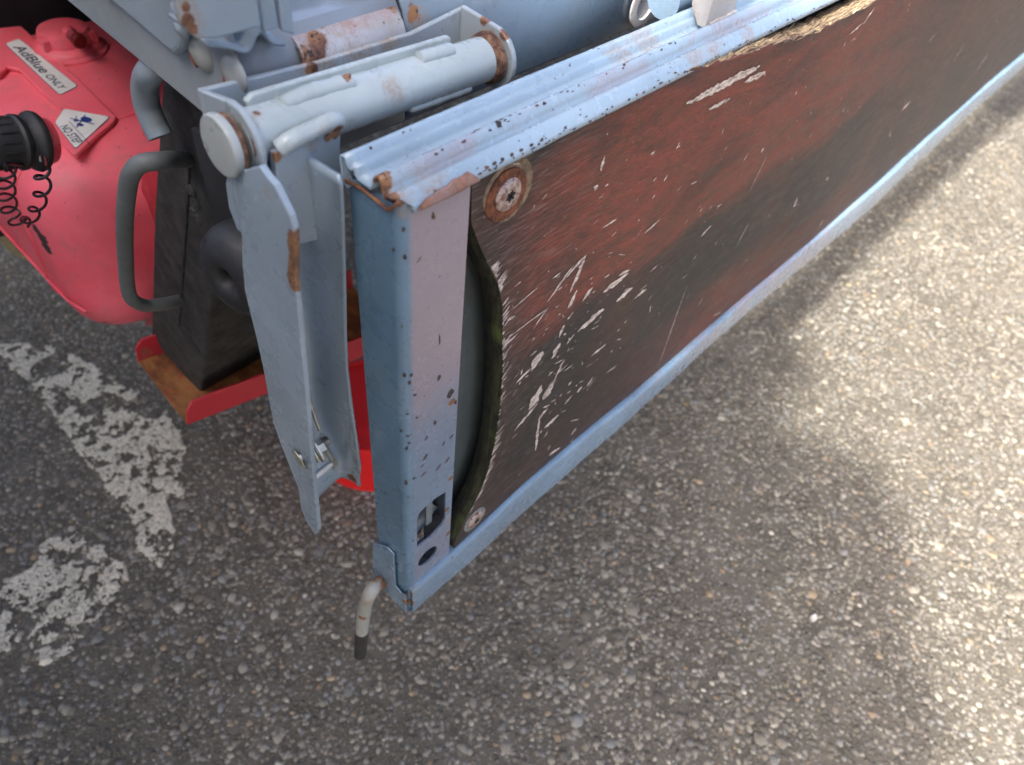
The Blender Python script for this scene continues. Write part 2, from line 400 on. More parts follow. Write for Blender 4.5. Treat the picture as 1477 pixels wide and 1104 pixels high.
# carriage bolts on the end plate
mb = paint('bolt_paint', (.36, .37, .34), .35, grime=.6, gcol=(.12, .08, .05), stain=[tuple(P(270, 92, 'x', -.014))+(.008,)])
for (u, v) in ((283, 78), (331, 110)):
    b = P(u, v, 'x', -.013)
    o = lathe('bolt', (-.0095, b.y, b.z), (-1, 0, 0), [(0, .0090), (.0008, .0090), (.0020, .0084), (.0036, .0064), (.0045, .0035), (.0047, 0)], mb, bed)
    prism('bolt_slot', [(-.0137, b.y+.0020, b.z-.0075), (-.0137, b.y+.0062, b.z-.0050), (-.0137, b.y+.0050, b.z-.0010), (-.0137, b.y+.0015, b.z-.0035)], (.003, 0, 0), m_rustplate, o, bevel=.0003)
# floor underside, cross members and chassis rail: dark, they fill the upper left and shade the road
box('bed_floor', (.10, .15, .905), (3.6, 2.1, .93), m_dark, bed)
box('bed_floor', (-.0055, .17, .93), (.098, 2.1, .945), m_dark, bed)
for x in (.20, .65, 1.1, 1.6, 2.1, 2.6): box('cross_member', (x, .16, .845), (x+.04, 2.0, .9045), m_dark, bed)
box('chassis_rail', (-.9, .86, .56), (3.6, .93, .84), m_dark, bed)
box('chassis_rail', (-.9, 1.62, .56), (3.6, 1.69, .84), m_dark, bed)
box('chassis_bracket', (-.6, .80, .42), (.3, .855, .90), m_dark, bed)

# corner post (closed front board and pillar) rising out of the frame above the corner
post = empty('corner_post', (0, .12, .93), 'pale grey-blue corner pillar with a rust run, above the two round bolts', 'corner post')
m_post = paint('post_paint', (.26, .32, .36), .40, grime=.25, rust=[tuple(P(272, 30, 'y', .088))+(.0032,), tuple(P(268, 10, 'y', .088))+(.0022,), tuple(P(278, 42, 'y', .088))+(.0025,)],
               stain=[tuple(P(270, 15, 'y', .088))+(.007,), tuple(P(275, 40, 'y', .088))+(.007,), tuple(P(282, 55, 'y', .088))+(.005,)])
def up(p, h=.45): return Vector((p.x, p.y, p.z+h))
a_ = P(268, 52, 'y', .088); b_ = P(312, 57, 'y', .088); c_ = P(378, 39, 'y', .088)
prism('pillar_face', [up(P(262, 20, 'y', .088)), P(262, 36, 'y', .088), P(284, 57, 'y', .088), b_, c_, up(c_)], (0, .004, 0), m_post, post, bevel=.0012)
d_ = P(382, 47, 'y', .0915); e_ = P(402, 41, 'y', .0915)
prism('pillar_fold', [up(d_), d_, e_, up(e_)], (0, .004, 0), m_post, post, bevel=.001)
d_ = P(408, 46, 'y', .090); e_ = P(426, 51, 'y', .090)
prism('pillar_fold', [up(d_), d_, e_, up(e_)], (0, .004, 0), m_post, post, bevel=.001)
# side cheek of the pillar: bulged plate ending in a point over the bolts
ck = [P(u, v, 'x', -.017) for u, v in [(262, 20), (266, 48), (260, 72), (252, 81), (243, 76), (200, 38), (155, 0), (120, -28)]]
hi = .45
prism('pillar_cheek', [ck[0]+Vector((0, 0, hi))]+ck+[ck[-1]+Vector((0, 0, hi))], (.0065, 0, 0), m_post, post, bevel=.003)
kx = [P(256, 48, 'x', -.019), P(250, 62, 'x', -.019)]
lathe('weld_blob', P(258, 20, 'x', -.0165), (-1, 0, 0), [(0, .0055), (.001, .005), (.002, .003), (.0025, 0)], m_post, post)
lathe('weld_blob', P(262, 40, 'x', -.0165), (-1, 0, 0), [(0, .005), (.001, .0045), (.0025, .0025), (.003, 0)], m_post, post)
# bent sealing strip under the pillar
zs = sm([P(300, 62, 'y', .094), P(330, 66, 'y', .094), P(355, 73, 'y', .094), P(362, 64, 'y', .094), P(368, 50, 'y', .094), P(380, 44, 'y', .094), P(395, 60, 'y', .094), P(412, 62, 'y', .094)], 4)
vs = [];
for p in zs: vs += [p, p+Vector((0, .03, .002))]
link('sealing_strip', mesh('sealing_strip', vs, [(2*i, 2*i+2, 2*i+3, 2*i+1) for i in range(len(zs)-1)]), m_post, post, smooth=60, solid=.0016)
# second hinge further along the sill
h2 = P(930, 8, 'y', .097)
hx = h2.x
lathe('hinge_washer', (hx, .0985, h2.z), (0, -1, 0), [(0, .016), (.0015, .016), (.002, .0145), (.0022, .010), (.0008, .0095)], m_roll, bed)

# rope hook: thick bent grey bar under the end plate
hk = empty('rope_hook', tuple(P(215, 95, 'x', .0)), 'thick grey painted rope hook bent down beside the black wheel chock', 'rope hook')
m_hook = paint('hook_paint', (.24, .30, .34), .45, grime=.35)
pts = sm([(.05, .20, .893), (.015, .205, .891), tuple(P(222, 98, 'x', .0)), tuple(P(210, 118, 'x', .0)), tuple(P(211, 148, 'x', .0)), tuple(P(222, 178, 'x', .0)), tuple(P(232, 198, 'x', .0))], 7)
tube('hook_bar', pts, .0078, m_hook, hk, 24, bevel=.0022)

# ================================================================== DROP GATE
gate = empty('drop_gate', (0, 0, .50), 'light blue steel drop side gate hanging open, lined with worn red-brown plywood', 'truck gate')
def bulge(x, z):
    k = max(0, min(1, (0.90-z)/.35))
    return k*float(np.interp(x, [0, .06, .14, .3, .5, .69, .88, 1.05, 1.34, 1.7, 2.2, 3.6], [0, 0, .002, .002, .005, .0022, .0003, .005, .011, .0105, .002, .0]))
def lipz(x): return float(np.interp(x, [0, .042, .113, .21, .28, .35, .49, .61, .81, 1.1, 1.5, 3.6], [-.0015, 0, .006, .005, .0, -.005, -.004, .001, .008, .010, .004, 0]))
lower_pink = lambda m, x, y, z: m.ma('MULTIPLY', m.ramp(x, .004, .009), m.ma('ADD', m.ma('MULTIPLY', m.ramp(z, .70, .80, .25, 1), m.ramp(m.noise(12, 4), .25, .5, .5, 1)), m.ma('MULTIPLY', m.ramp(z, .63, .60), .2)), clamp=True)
m_gpost = paint('gate_post_paint', (.125, .225, .315), .28, chips=.0, pink=lower_pink, grime=.12,
                rust=[tuple(P(576, 296, 'y', 0))+(.0035,), tuple(P(650, 690, 'y', 0))+(.0030,), tuple(P(645, 735, 'y', 0))+(.0028,), tuple(P(646, 770, 'y', 0))+(.003,), tuple(P(584, 815, 'y', 0))+(.0028,), tuple(P(585, 850, 'y', 0))+(.0035,), tuple(P(652, 580, 'y', 0))+(.003,), tuple(P(590, 870, 'y', 0))+(.004,)],
                stain=[tuple(P(580, 310, 'y', 0))+(.005,), tuple(P(648, 750, 'y', 0))+(.005,), (0, .036, .897, .004)])
Wp = .0455
sec = [(Wp-.0015, .03), (Wp, .028), (Wp, .0018), (Wp-.0018, 0)] + [(.0055-.0055*math.sin(R(a)), .0055-.0055*math.cos(R(a))) for a in (0, 18, 36, 54, 72, 90)] + [(0, .034), (.0015, .036), (.012, .036)]
def post_me(zlo, zhi):
    vs = []; 
    zl = [zlo, zhi]
    for z in zl:
        for (x, y) in sec: vs.append((x, y, z-(.004*y/.036 if z == zhi else 0)))
    n = len(sec)
    return mesh('post_channel', vs, [(j, j+n, j+1+n, j+1) for j in range(n-1)])
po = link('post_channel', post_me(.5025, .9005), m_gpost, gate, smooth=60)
mod = po.modifiers.new('solid', 'SOLIDIFY'); mod.thickness = .0016; mod.offset = -1
# check which side the wall grows; openings are cut through front face
def ycut(pts, y1=-.01, y2=.012): return prism_me('c', [(p.x, y1, p.z) for p in pts], (0, y2-y1, 0))
slot = [P(u, v, 'y', 0) for u, v in [(601.5, 790), (601.5, 752), (604, 742), (612, 733), (628, 719), (643, 709.5), (642, 748), (638, 757), (620, 776)]]
ov = []
a = P(602.5, 820, 'y', 0); b = P(631, 790, 'y', 0); cx_, cz_ = .5*(a.x+b.x), .5*(P(607, 795, 'y', 0).z+P(612, 822, 'y', 0).z)
for k in range(20): ov.append(Vector((cx_+.0098*math.cos(k*math.pi/10), 0, cz_+.0098*math.sin(k*math.pi/10))))
cut(po, [ycut(slot), ycut(ov)])
for p_ in po.data.polygons: p_.use_smooth = True
po.data.set_sharp_from_angle(angle=R(40))
wn = po.modifiers.new('wn', 'WEIGHTED_NORMAL'); wn.keep_sharp = True; wn.weight = 100
# inner latch seen through the slot
m_inner = paint('inner_paint', (.14, .17, .18), .45, grime=.6)
tx0 = P(615, 740, 'y', .006)
box('slot_tab', (P(615, 740, 'y', .0055).x, .0055, P(618, 757, 'y', .0055).z), (P(624, 740, 'y', .0055).x, .0075, P(618, 722, 'y', .0055).z+.01), m_inner, gate)
tube('latch_rod', [(.003, .018, .580), (.02, .018, .592), (.040, .018, .606)], .0068, m_inner, gate, 16)
box('slot_shade_sheet', (.004, .0325, .54), (.043, .0345, .88), m_dark, gate, bevel=None)  # dark sheet put in to stand for the shade behind the slot
# sheet-metal web behind the board
m_back = paint('web_paint', (.10, .12, .115), .55, grime=.7, gcol=(.05, .045, .03), chips=.03)
box('gate_web', (.0460, .024, .545), (3.6, .026, .892), m_back, gate, bevel=None)
xs = list(np.concatenate([np.arange(0, .3, .02), np.arange(.3, 3.61, .05)]))
# top rail: ribbed section over the gate
m_rail = paint('rail_paint', (.31, .415, .495), .20, chips=.012, grime=.22, coat=.4,
               rust=[tuple(P(548, 258, 'y', .01))+(.0065,), tuple(P(563, 285, 'y', .004))+(.004,)],
               stain=[tuple(P(568, 275, 'y', .003))+(.012,), tuple(P(900, 75, 'z', .907))+(.014,), tuple(P(930, 55, 'z', .907))+(.018,), tuple(P(1080, 55, 'y', -.001))+(.010,), tuple(P(1010, 75, 'y', -.001))+(.012,), tuple(P(1035, 72, 'y', -.001))+(.010,), (.02, .0, .9, .012)],
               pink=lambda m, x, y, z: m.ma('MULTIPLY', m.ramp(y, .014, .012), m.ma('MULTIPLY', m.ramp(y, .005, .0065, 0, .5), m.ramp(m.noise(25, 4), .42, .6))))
rail = [(.033, .893), (.0355, .894), (.0368, .897), (.0370, .9070), (.0362, .9088), (.0345, .9094), (.0325, .9086), (.0317, .9062), (.0306, .9048), (.0292, .9052), (.0276, .9072), (.0263, .9062), (.0256, .9034), (.0245, .9022),
        (.0168, .9022), (.0155, .9034), (.0142, .9078), (.0126, .9102), (.0103, .9106), (.0085, .9092), (.0076, .9060), (.0071, .9028), (.0063, .9026), (.0051, .9044), (.0025, .9042), (.0005, .9028), (-.0020, .8992), (-.0030, .8965)]
def raild(p, j):
    x = p.x; dy = .0006*math.sin(x*9)+.0004*math.sin(x*23+1)
    sx = 0
    if x < .001: sx = -.002+ (.0085 if j >= len(rail)-2 else (.0045 if j == len(rail)-3 else 0))
    return (sx, dy if x > .1 else 0, .0004*math.sin(x*13)-.0009*math.exp(-((x-.028)/.016)**2)*(1 if j >= len(rail)-2 else 0))
rxs = [0]+list(np.arange(.006, .3, .008))+list(np.arange(.3, 3.6, .04))
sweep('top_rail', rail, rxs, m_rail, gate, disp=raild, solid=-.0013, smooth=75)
# bare rusty tear along the lip's corner: thin scale lying on the lip face
m_tear = M('flaked_rust'); t1 = m_tear.noise(330, 8, .7); t2 = m_tear.noise(70, 4)
m_tear.bump(t1, .6, .0008); m_tear.out(m_tear.mix(m_tear.ramp(t2, .35, .65), m_tear.mix(m_tear.ramp(t1, .35, .6), (.17, .075, .045), (.34, .17, .11)), (.30, .19, .16)), .75)
tp = []
def lippt(x, t):    # t 0 at lip edge, 1 at crease
    A = Vector((x, -.0032, .8965)); B = Vector((x, -.0024, .8992)); C_ = Vector((x, .0003, .9030))
    p = A.lerp(B, t*2.4) if t < .417 else B.lerp(C_, (t-.417)/.583)
    d_ = raild(Vector((x, 0, 0)), len(rail)-1); dz = -.0009*math.exp(-((x-.028)/.016)**2)*(1 if t < .42 else .3)
    return p+Vector((0, -.0007, .0002+dz))
top = [(.0085, .10), (.011, .42), (.014, .52), (.019, .60), (.0235, .70), (.027, .66), (.031, .86), (.036, .80), (.040, .90), (.0425, .62), (.045, .30), (.0458, .02)]
vs = []; fs = []
for i, (x, t) in enumerate(top):
    for k in range(5): vs.append(lippt(x, t*k/4))
for i in range(len(top)-1):
    for k in range(4): fs.append((i*5+k, (i+1)*5+k, (i+1)*5+k+1, i*5+k+1))
link('rust_flake', mesh('rust_flake', vs, fs), m_tear.m, gate, smooth=60, solid=.0003)
# sealing edge (folded strip) across the top of the post's side
m_rim = paint('rusty_edge', (.25, .20, .16), .6, rust=[(0, .03, .897, .02), (0, .01, .9, .02)], grime=.8)
tube('folded_edge', sm([(-.0008, .0405, .8955), (-.001, .034, .8960), (-.001, .024, .8975), (-.0012, .012, .8970), (-.001, .006, .8962), (-.0008, .003, .8990), (.0005, .0015, .9015), (.003, .0015, .9005)], 5), .0010, m_rim, gate, 8)
# bottom rail: folded channel that holds the board
m_brail = paint('bottom_rail_paint', (.20, .30, .39), .26, chips=.02, grime=.15,
                rust=[tuple(P(589, 868, 'y', 0))+(.006,), tuple(P(650, 800, 'y', 0))+(.003,), tuple(P(765, 703, 'y', 0))+(.0022,), tuple(P(760, 712, 'y', 0))+(.002,)], stain=[tuple(P(589, 855, 'y', 0))+(.009,)],
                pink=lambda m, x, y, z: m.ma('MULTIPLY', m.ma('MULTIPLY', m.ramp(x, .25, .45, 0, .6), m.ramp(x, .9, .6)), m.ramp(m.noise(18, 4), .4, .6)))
brail = [(.020, .556), (.004, .5515), (.0, .5475), (-.0022, .5462), (-.0036, .5442), (-.0040, .541), (-.0040, .506), (-.0032, .5025), (-.0005, .5005), (.012, .4995), (.034, .4995), (.0362, .502), (.0362, .52)]
brail = [(.0100, .5425), (.0, .5430), (-.0022, .5426), (-.0036, .5410), (-.0040, .538), (-.0040, .506), (-.0032, .5025), (-.0005, .5005), (.012, .4995), (.034, .4995), (.0362, .502), (.0362, .52)]
def braild(p, j):
    x = p.x
    return (.0012 if x < .001 and j < 9 else 0, bulge(x, .52)+.0004*math.sin(x*60), (lipz(x)+.0004*math.sin(x*140) if j <= 4 else 0))
bx_ = [0, .01, .03, .045]+list(np.arange(.06, 3.6, .03))
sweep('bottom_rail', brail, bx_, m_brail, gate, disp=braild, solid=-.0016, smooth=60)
# wrap of the bottom rail over the post's side with a tab
wr = [P(u, v, 'x', -.0028) for u, v in [(538, 784), (545, 785), (558, 790), (567, 800), (568.5, 825), (570, 846), (578, 856), (584.5, 860), (585.5, 884), (560, 858), (536, 835)]]
prism('end_wrap', wr, (.0016, 0, 0), m_brail, gate, bevel=.0005)
# locking rod: enters the post side, bends down
j0 = P(553, 838, 'x', -.0015)
q1 = P(541, 846, 'x', -.012); q2 = P(531, 862, 'x', -.020); q3 = P(525, 884, 'x', -.0205); q4_ = P(522, 910, 'x', -.0205); q5 = P(519.5, 944, 'x', -.0205)
m_rod = paint('rod_paint', (.42, .42, .36), .5, rust=[tuple(j0)+(.011,), tuple(j0.lerp(q1, .6))+(.0095,), tuple(q3+Vector((-.004, -.003, .002)))+(.0045,)], stain=[tuple(q2)+(.009,), tuple(q3)+(.009,)], grime=.6)
tube('locking_rod', sm([j0+Vector((.01, 0, 0)), j0, q1, q2, q3, q4_], 6), .0058, m_rod, gate, 20)
tube('rod_sleeve', [q4_+(q4_-q5)*.0, q5], .0061, simple('black_sleeve', (.03, .028, .025), .6, 0, .3, 90, .2), gate, 20, bevel=.0012)
# ---- plywood board
bl = [(683, 268), (682, 300), (681, 320), (690, 348), (703, 380), (716, 408), (722.5, 440), (722, 480), (722, 540), (718, 590), (711, 640), (701, 680), (689, 712), (672, 745), (655, 783)]
bl3 = [P(u, v, 'y', .001) for u, v in bl]; bz = [p.z for p in bl3]; bxl = [p.x for p in bl3]
bz2 = np.array(bz[::-1]); bx2 = np.array(bxl[::-1])
btop = [(.0, .9000), (.12, .9005), (.17, .9010), (.2116, .8994), (.2547, .8961), (.3015, .8938), (.3806, .8862), (.4639, .8855), (.6, .889), (.8, .896), (1.2, .899), (3.6, .899)]
def boardy(x, z):
    k = min(1, max(0, (x-.15)/.2)); kt = max(0, (z-.70)/.2)
    y = .0015-.0125*k*kt*math.exp(-max(0, x-.5)/.5)
    y += bulge(x, z)
    # the torn left edge curls out of the channel
    e = np.interp(z, bz2, bx2); t = max(0, 1-(x-e)/.05)
    y += -.003*t*t*math.sin(max(0, min(1, (z-.56)/.32))*math.pi)
    y += .0012*math.sin(x*11+z*7)
    return y
NX, NZ = 420, 150
tt = np.linspace(0, 1, NX)**1.7
vs = []; 
for i in range(NX):
    for j in range(NZ):
        zt = .4995+j/(NZ-1)*.402
        zc = zt
        xe = np.interp(zc, bz2, bx2)
        x = xe+tt[i]*(3.58-xe)
        ztop = np.interp(x, [a[0] for a in btop], [a[1] for a in btop])
        zb = .503
        z = zb+(zc-.4995)/.402*(ztop-zb)
        if j == NZ-1: z += .0009*math.sin(x*310)+.0007*math.sin(x*733)
        vs.append((x, boardy(x, z), z))
fs = [(i*NZ+j, (i+1)*NZ+j, (i+1)*NZ+j+1, i*NZ+j+1) for i in range(NX-1) for j in range(NZ-1)]
m_bd = M('film_faced_board')
x, y, z = m_bd.xyz()
str_ = m_bd.noise(90, 9, .75, (.35, 1, 1)); fine = m_bd.noise(700, 5, .7, (.25, 1, 1)); lo = m_bd.noise(7, 6, .6, (.5, 1, 1.6), .4); med = m_bd.noise(26, 7, .65, (.45, 1, 1), .5)
zz = m_bd.ma('ADD', z, m_bd.ma('MULTIPLY', m_bd.ma('SUBTRACT', lo, .5), .14))
zz = m_bd.ma('ADD', zz, m_bd.ma('MULTIPLY', m_bd.ma('SUBTRACT', med, .5), .05))
red1 = m_bd.ma('MULTIPLY', m_bd.ramp(zz, .725, .765), m_bd.ramp(zz, .905, .875))
red2 = m_bd.ma('MULTIPLY', m_bd.ma('MULTIPLY', m_bd.ramp(zz, .640, .600, 0, .6), m_bd.ramp(x, .26, .42)), m_bd.ramp(x, 1.1, .7))
redm = m_bd.ma('MAXIMUM', red1, red2)
redm = m_bd.ma('MULTIPLY', redm, m_bd.ramp(med, .32, .55, .35, 1))
redm = m_bd.ma('MULTIPLY', redm, m_bd.ramp(x, .060, .125, .15, 1))
redm = m_bd.ma('MULTIPLY', redm, m_bd.ramp(x, .9, .25, .12, 1))
redm = m_bd.ma('MULTIPLY', redm, m_bd.ramp(fine, .34, .52, .45, 1))
blackc = m_bd.mix(m_bd.ramp(str_, .35, .65), (.012, .0105, .010), (.036, .031, .027))
blackc = m_bd.mix(m_bd.ramp(m_bd.noise(5, 4), .42, .6, 0, .8), blackc, (.055, .026, .019))
redc = m_bd.mix(m_bd.ramp(str_, .3, .62), (.095, .026, .016), (.225, .052, .031))
c = m_bd.mix(redm, blackc, redc)
c = m_bd.mix(m_bd.ma('MULTIPLY', m_bd.ramp(x, .35, 1.1), .45), c, m_bd.mix(m_bd.ramp(str_, .35, .65), (.05, .036, .026), (.085, .062, .046)))
# bare dusty speckle and hairline scratches
dg = m_bd.n('ShaderNodeMapping'); dg.inputs['Rotation'].default_value = (0, R(35), 0); dg.inputs['Scale'].default_value = (.07, 1, 1); m_bd.L(m_bd.pos, dg.inputs[0])
hs = m_bd.noise(900, 2, .5, vec=dg.outputs[0]); edgek = m_bd.ramp(x, .20, .06, .15, 1)
c = m_bd.mix(m_bd.ma('MULTIPLY', m_bd.ramp(hs, .46, .36), m_bd.ma('MULTIPLY', edgek, .7)), c, (.012, .009, .008))
c = m_bd.mix(m_bd.ma('MULTIPLY', m_bd.ramp(hs, .55, .68), m_bd.ma('MULTIPLY', edgek, .45)), c, (.24, .19, .17))
sp_ = m_bd.noise(330, 3, .5); c = m_bd.mix(m_bd.ma('MULTIPLY', m_bd.ramp(sp_, .71, .76), .6), c, (.36, .30, .25))
m_bd.bump(m_bd.ma('ADD', m_bd.ma('MULTIPLY', fine, .7), str_), .45, .0012)
m_bd.out(c, m_bd.ramp(str_, .3, .7, .42, .66), 0, .45)
bd = link('plywood_board', mesh('plywood_board', vs, fs), m_bd.m, gate, smooth=80)
m_edge = M('mossy_ply_edge'); e1 = m_edge.noise(120, 7, .7, (1, 1, .3)); e2 = m_edge.noise(28, 5, .6); zx = m_edge.xyz()
top_k = m_edge.ramp(zx[2], .875, .883); wx = m_edge.noise(350, 6, .7, (.15, 2.5, 1))
mossc = m_edge.mix(m_edge.ramp(e1, .35, .65), (.008, .008, .004), (.048, .050, .018)); mossc = m_edge.mix(m_edge.ramp(e2, .58, .70), mossc, (.075, .10, .022))
woodc = m_edge.mix(m_edge.ramp(wx, .38, .62), (.10, .065, .04), (.50, .36, .20))
m_edge.bump(e1, 1.0, .004)
m_edge.out(m_edge.mix(m_edge.ma('MULTIPLY', top_k, m_edge.ramp(zx[0], .16, .24)), mossc, woodc), .85)
bd.data.materials.append(m_edge.m)
sl = bd.modifiers.new('solid', 'SOLIDIFY'); sl.thickness = .0145; sl.offset = 0; sl.material_offset_rim = 1
# which way is back? front face must stay at y: use offset so thickness grows to +Y
nrm = bd.data.polygons[100].normal; sl.offset = -1 if nrm.y < 0 else 1

# long splinters of bare wood and deep scratches in the board's face
def bpt(u, v): 
    p = P(u, v, 'y', 0)
    for _ in range(3): p = P(u, v, 'y', boardy(p.x, p.z))
    return p
sv = []; sf = []
def sliver(u0, v0, u1, v1, wd, jag=.45, lift=.0003, off=0):
    a = bpt(u0, v0); b = bpt(u1, v1); wd = wd*.00085*(1 if off == 0 else off); n = max(4, int((b-a).length/.0022)); d = (b-a); L_ = d.length; d = d/L_
    s_ = Vector((-d.z, 0, d.x)); base = len(sv)
    for i in range(n+1):
        t = i/n; k = math.sin(math.pi*min(1, max(0, t*.96+.02)))**.6*random.uniform(1-jag, 1)
        o_ = random.uniform(-.12, .12)*wd
        for sg in (-1, 1):
            p = a+d*(L_*t+random.uniform(-.3, .3)*L_/n)+s_*(sg*k*wd*.5+o_)
            sv.append((p.x, boardy(p.x, p.z)-lift, p.z))
    for i in range(n): sf.append((base+2*i, base+2*i+2, base+2*i+3, base+2*i+1))
SC = [(832, 479, 871, 445, 9), (869, 422, 907, 393, 9), (889, 434, 912, 415, 8), (918, 427, 932, 417, 7), (765, 535, 783, 506, 17), (796, 517, 807, 495, 11),
      (769, 474, 789, 445, 3), (789, 436, 828, 381, 4), (822, 422, 844, 370, 6), (839, 436, 855, 413, 6), (819, 445, 832, 418, 8), (806, 486, 814, 468, 6),
      (726, 501, 746, 481, 3), (731, 463, 742, 456, 4), (744, 553, 765, 531, 4), (742, 621, 776, 581, 6), (764, 590, 781, 556, 17), (783, 577, 796, 553, 14), (776, 605, 790, 588, 6),
      (785, 617, 805, 599, 8), (772, 650, 778, 600, 5), (800, 545, 810, 526, 5), (853, 513, 873, 497, 4), (832, 566, 839, 558, 6), (846, 557, 855, 544, 5), (792, 656, 808, 645, 6), (823, 628, 831, 617, 4),
      (950, 526, 991, 411, 1.6), (1081, 276, 1105, 226, 1.8), (1063, 353, 1080, 321, 2.2), (1010, 342, 1026, 324, 5), (990, 150, 1095, 95, 9), (1010, 141, 1090, 100, 6), (1074, 118, 1103, 104, 7), (1021, 158, 1053, 142, 5),
      (1225, 50, 1243, 34, 3), (1245, 34, 1262, 10, 4), (1300, 160, 1312, 147, 6), (1410, 100, 1424, 79, 5), (1374, 90, 1391, 63, 3), (1145, 298, 1150, 285, 5), (1191, 261, 1195, 255, 6),
      (857, 268, 861, 272, 6), (866, 247, 871, 226, 4), (868, 329, 889, 316, 3), (929, 337, 952, 316, 3), (816, 400, 845, 368, 4), (892, 397, 908, 389, 4), (1098, 220, 1101, 213, 6), (735, 235, 758, 230, 5), (700, 236, 745, 232, 3),
      (957, 262, 962, 252, 3), (975, 215, 980, 205, 3), (1180, 330, 1188, 316, 3), (1340, 60, 1350, 48, 3), (740, 445, 775, 415, 2), (730, 490, 790, 445, 2)]
for s_ in SC: sliver(*s_)
def scatter(cx0, cy0, sx, sy, n, lmin, lmax, slope=-.9, wmin=1, wmax=3.5):
    for _ in range(n):
        u = random.gauss(cx0, sx); v = random.gauss(cy0, sy); l = random.uniform(lmin, lmax)*random.random(); a = math.atan(slope)+random.gauss(0, .25)
        p = P(u, v, 'y', 0)
        if p.z > .893 or p.z < .55 or p.x < np.interp(p.z, bz2, bx2)+.004: continue
        sliver(u, v, u+l*math.cos(a), v+l*math.sin(a), random.uniform(wmin, wmax))
scatter(800, 540, 40, 70, 100, 3, 26, -1.0, .7, 3)
scatter(880, 440, 60, 40, 45, 3, 20, -.8, .7, 2.6)
scatter(950, 300, 150, 90, 80, 2, 16, -1.2, .6, 2.4)
scatter(1250, 130, 130, 70, 70, 2, 16, -1.3, .6, 2.6)
for k in range(150):     # frayed strokes all along the torn left edge
    t = random.uniform(0.30, .99)*(len(bl)-1); i = int(t); f = t-i
    u = bl[i][0]*(1-f)+bl[min(i+1, len(bl)-1)][0]*f; v = bl[i][1]*(1-f)+bl[min(i+1, len(bl)-1)][1]*f
    l = random.uniform(5, 22)*random.random()+3
    if v < 740: sliver(u+2, v, u+2+l*.62, v-l*.85, random.uniform(.8, 3))
m_spl = M('bare_wood_splinter'); w1 = m_spl.noise(500, 6, .7, (.4, 1, 1)); m_spl.bump(w1, .7, .0006)
m_spl.out(m_spl.mix(m_spl.ramp(w1, .35, .62), (.26, .18, .14), (.70, .60, .50)), .75)
link('wood_splinter', mesh('wood_splinter', sv, sf), m_spl.m, gate, kind='stuff')
# torn fibres on the board's top edge at the right
fv = []; ff = []
def fibre(a, b, r):
    d, u, v = frame(b-a); n = len(fv)
    for k in range(3): fv.append(a+(u*math.cos(k*2.09)+v*math.sin(k*2.09))*r)
    fv.append(b); ff.extend([(n, n+1, n+3), (n+1, n+2, n+3), (n+2, n, n+3)])
for k in range(420):
    x = random.uniform(.20, .62); zt = np.interp(x, [a[0] for a in btop], [a[1] for a in btop]); y = boardy(x, zt)+random.uniform(-.0003, .011)
    a = Vector((x, y, zt-.001+random.uniform(-.0005, .0006))); l = random.uniform(.004, .022)
    fibre(a, a+Vector((l*random.choice((-1, 1)), random.gauss(0, .0012), random.uniform(.0002, .0022))), random.uniform(.0003, .0011))
m_fib = M('torn_wood_fibre'); w1 = m_fib.noise(90, 6, .7); m_fib.out(m_fib.mix(m_fib.ramp(w1, .4, .6), (.13, .085, .05), (.56, .42, .24)), .85)
link('wood_fibre', mesh('wood_fibre', fv, ff), m_fib.m, gate, kind='stuff')

# screws with washers
m_rw = M('rusty_washer'); r1 = m_rw.noise(160, 8, .7); m_rw.bump(r1, .7, .001)
m_rw.out(m_rw.mix(m_rw.ramp(r1, .35, .62), (.055, .018, .009), (.25, .078, .028)), .8)
m_scr = M('worn_screw'); r1 = m_scr.noise(260, 6, .7); m_scr.bump(r1, .5, .0008)
m_scr.out(m_scr.mix(m_scr.ramp(r1, .42, .62), (.50, .42, .38), (.22, .10, .07)), .42, .55)
b1 = P(736, 284, 'y', -.001); w_ = lathe('washer', (b1.x, boardy(b1.x, b1.z)+.0004, b1.z-.0005), (0, -1, 0), [(0, .0150), (.0012, .0150), (.0018, .0142), (.0016, .0100), (.0012, .0090), (.0012, 0)], m_rw.m, gate, 48)
lathe('countersink', (b1.x+.0015, boardy(b1.x, b1.z)+.0006, b1.z+.0005), (0, -1, 0), [(0, .0188), (.0008, .0186), (.0010, .0165), (.0005, .0150)], simple('dusty_board', (.22, .15, .09), .9, 0, .5, 200, .5), gate, 48)
def screw(c, r, mat, par):
    me = lathe_me('screw', c, (0, -1, 0), [(0, r), (.0010, r), (.0020, r*.88), (.0026, r*.55), (.0026, r*.30), (.0008, r*.22), (.0008, 0)], 36)
    s = link('screw', me, mat, par, smooth=40)
    for k in range(3):
        a = k*math.pi/3+.3; dx, dz = math.cos(a)*r*.38, math.sin(a)*r*.38; nx, nz = -math.sin(a)*r*.07, math.cos(a)*r*.07
        cy2 = c[1]-.0027
        prism('screw_recess', [(c[0]-dx-nx, cy2, c[2]-dz-nz), (c[0]+dx-nx, cy2, c[2]+dz-nz), (c[0]+dx+nx, cy2, c[2]+dz+nz), (c[0]-dx+nx, cy2, c[2]-dz+nz)], (0, .0004, 0), m_dark, s, bevel=None)
screw((b1.x+.0005, boardy(b1.x, b1.z)-.0006, b1.z), .0093, m_scr.m, w_)
b2 = P(686, 750, 'y', -.001)
w2 = lathe('washer', (b2.x, boardy(b2.x, b2.z)+.0002, b2.z-.001), (0, -1, 0), [(0, .0125), (.0008, .0122), (.001, .0095), (.001, 0)], simple('grey_washer', (.25, .24, .22), .6, .3, .3, 200, .4), gate, 40)
screw((b2.x, boardy(b2.x, b2.z)-.0005, b2.z), .0085, m_scr.m, w2)

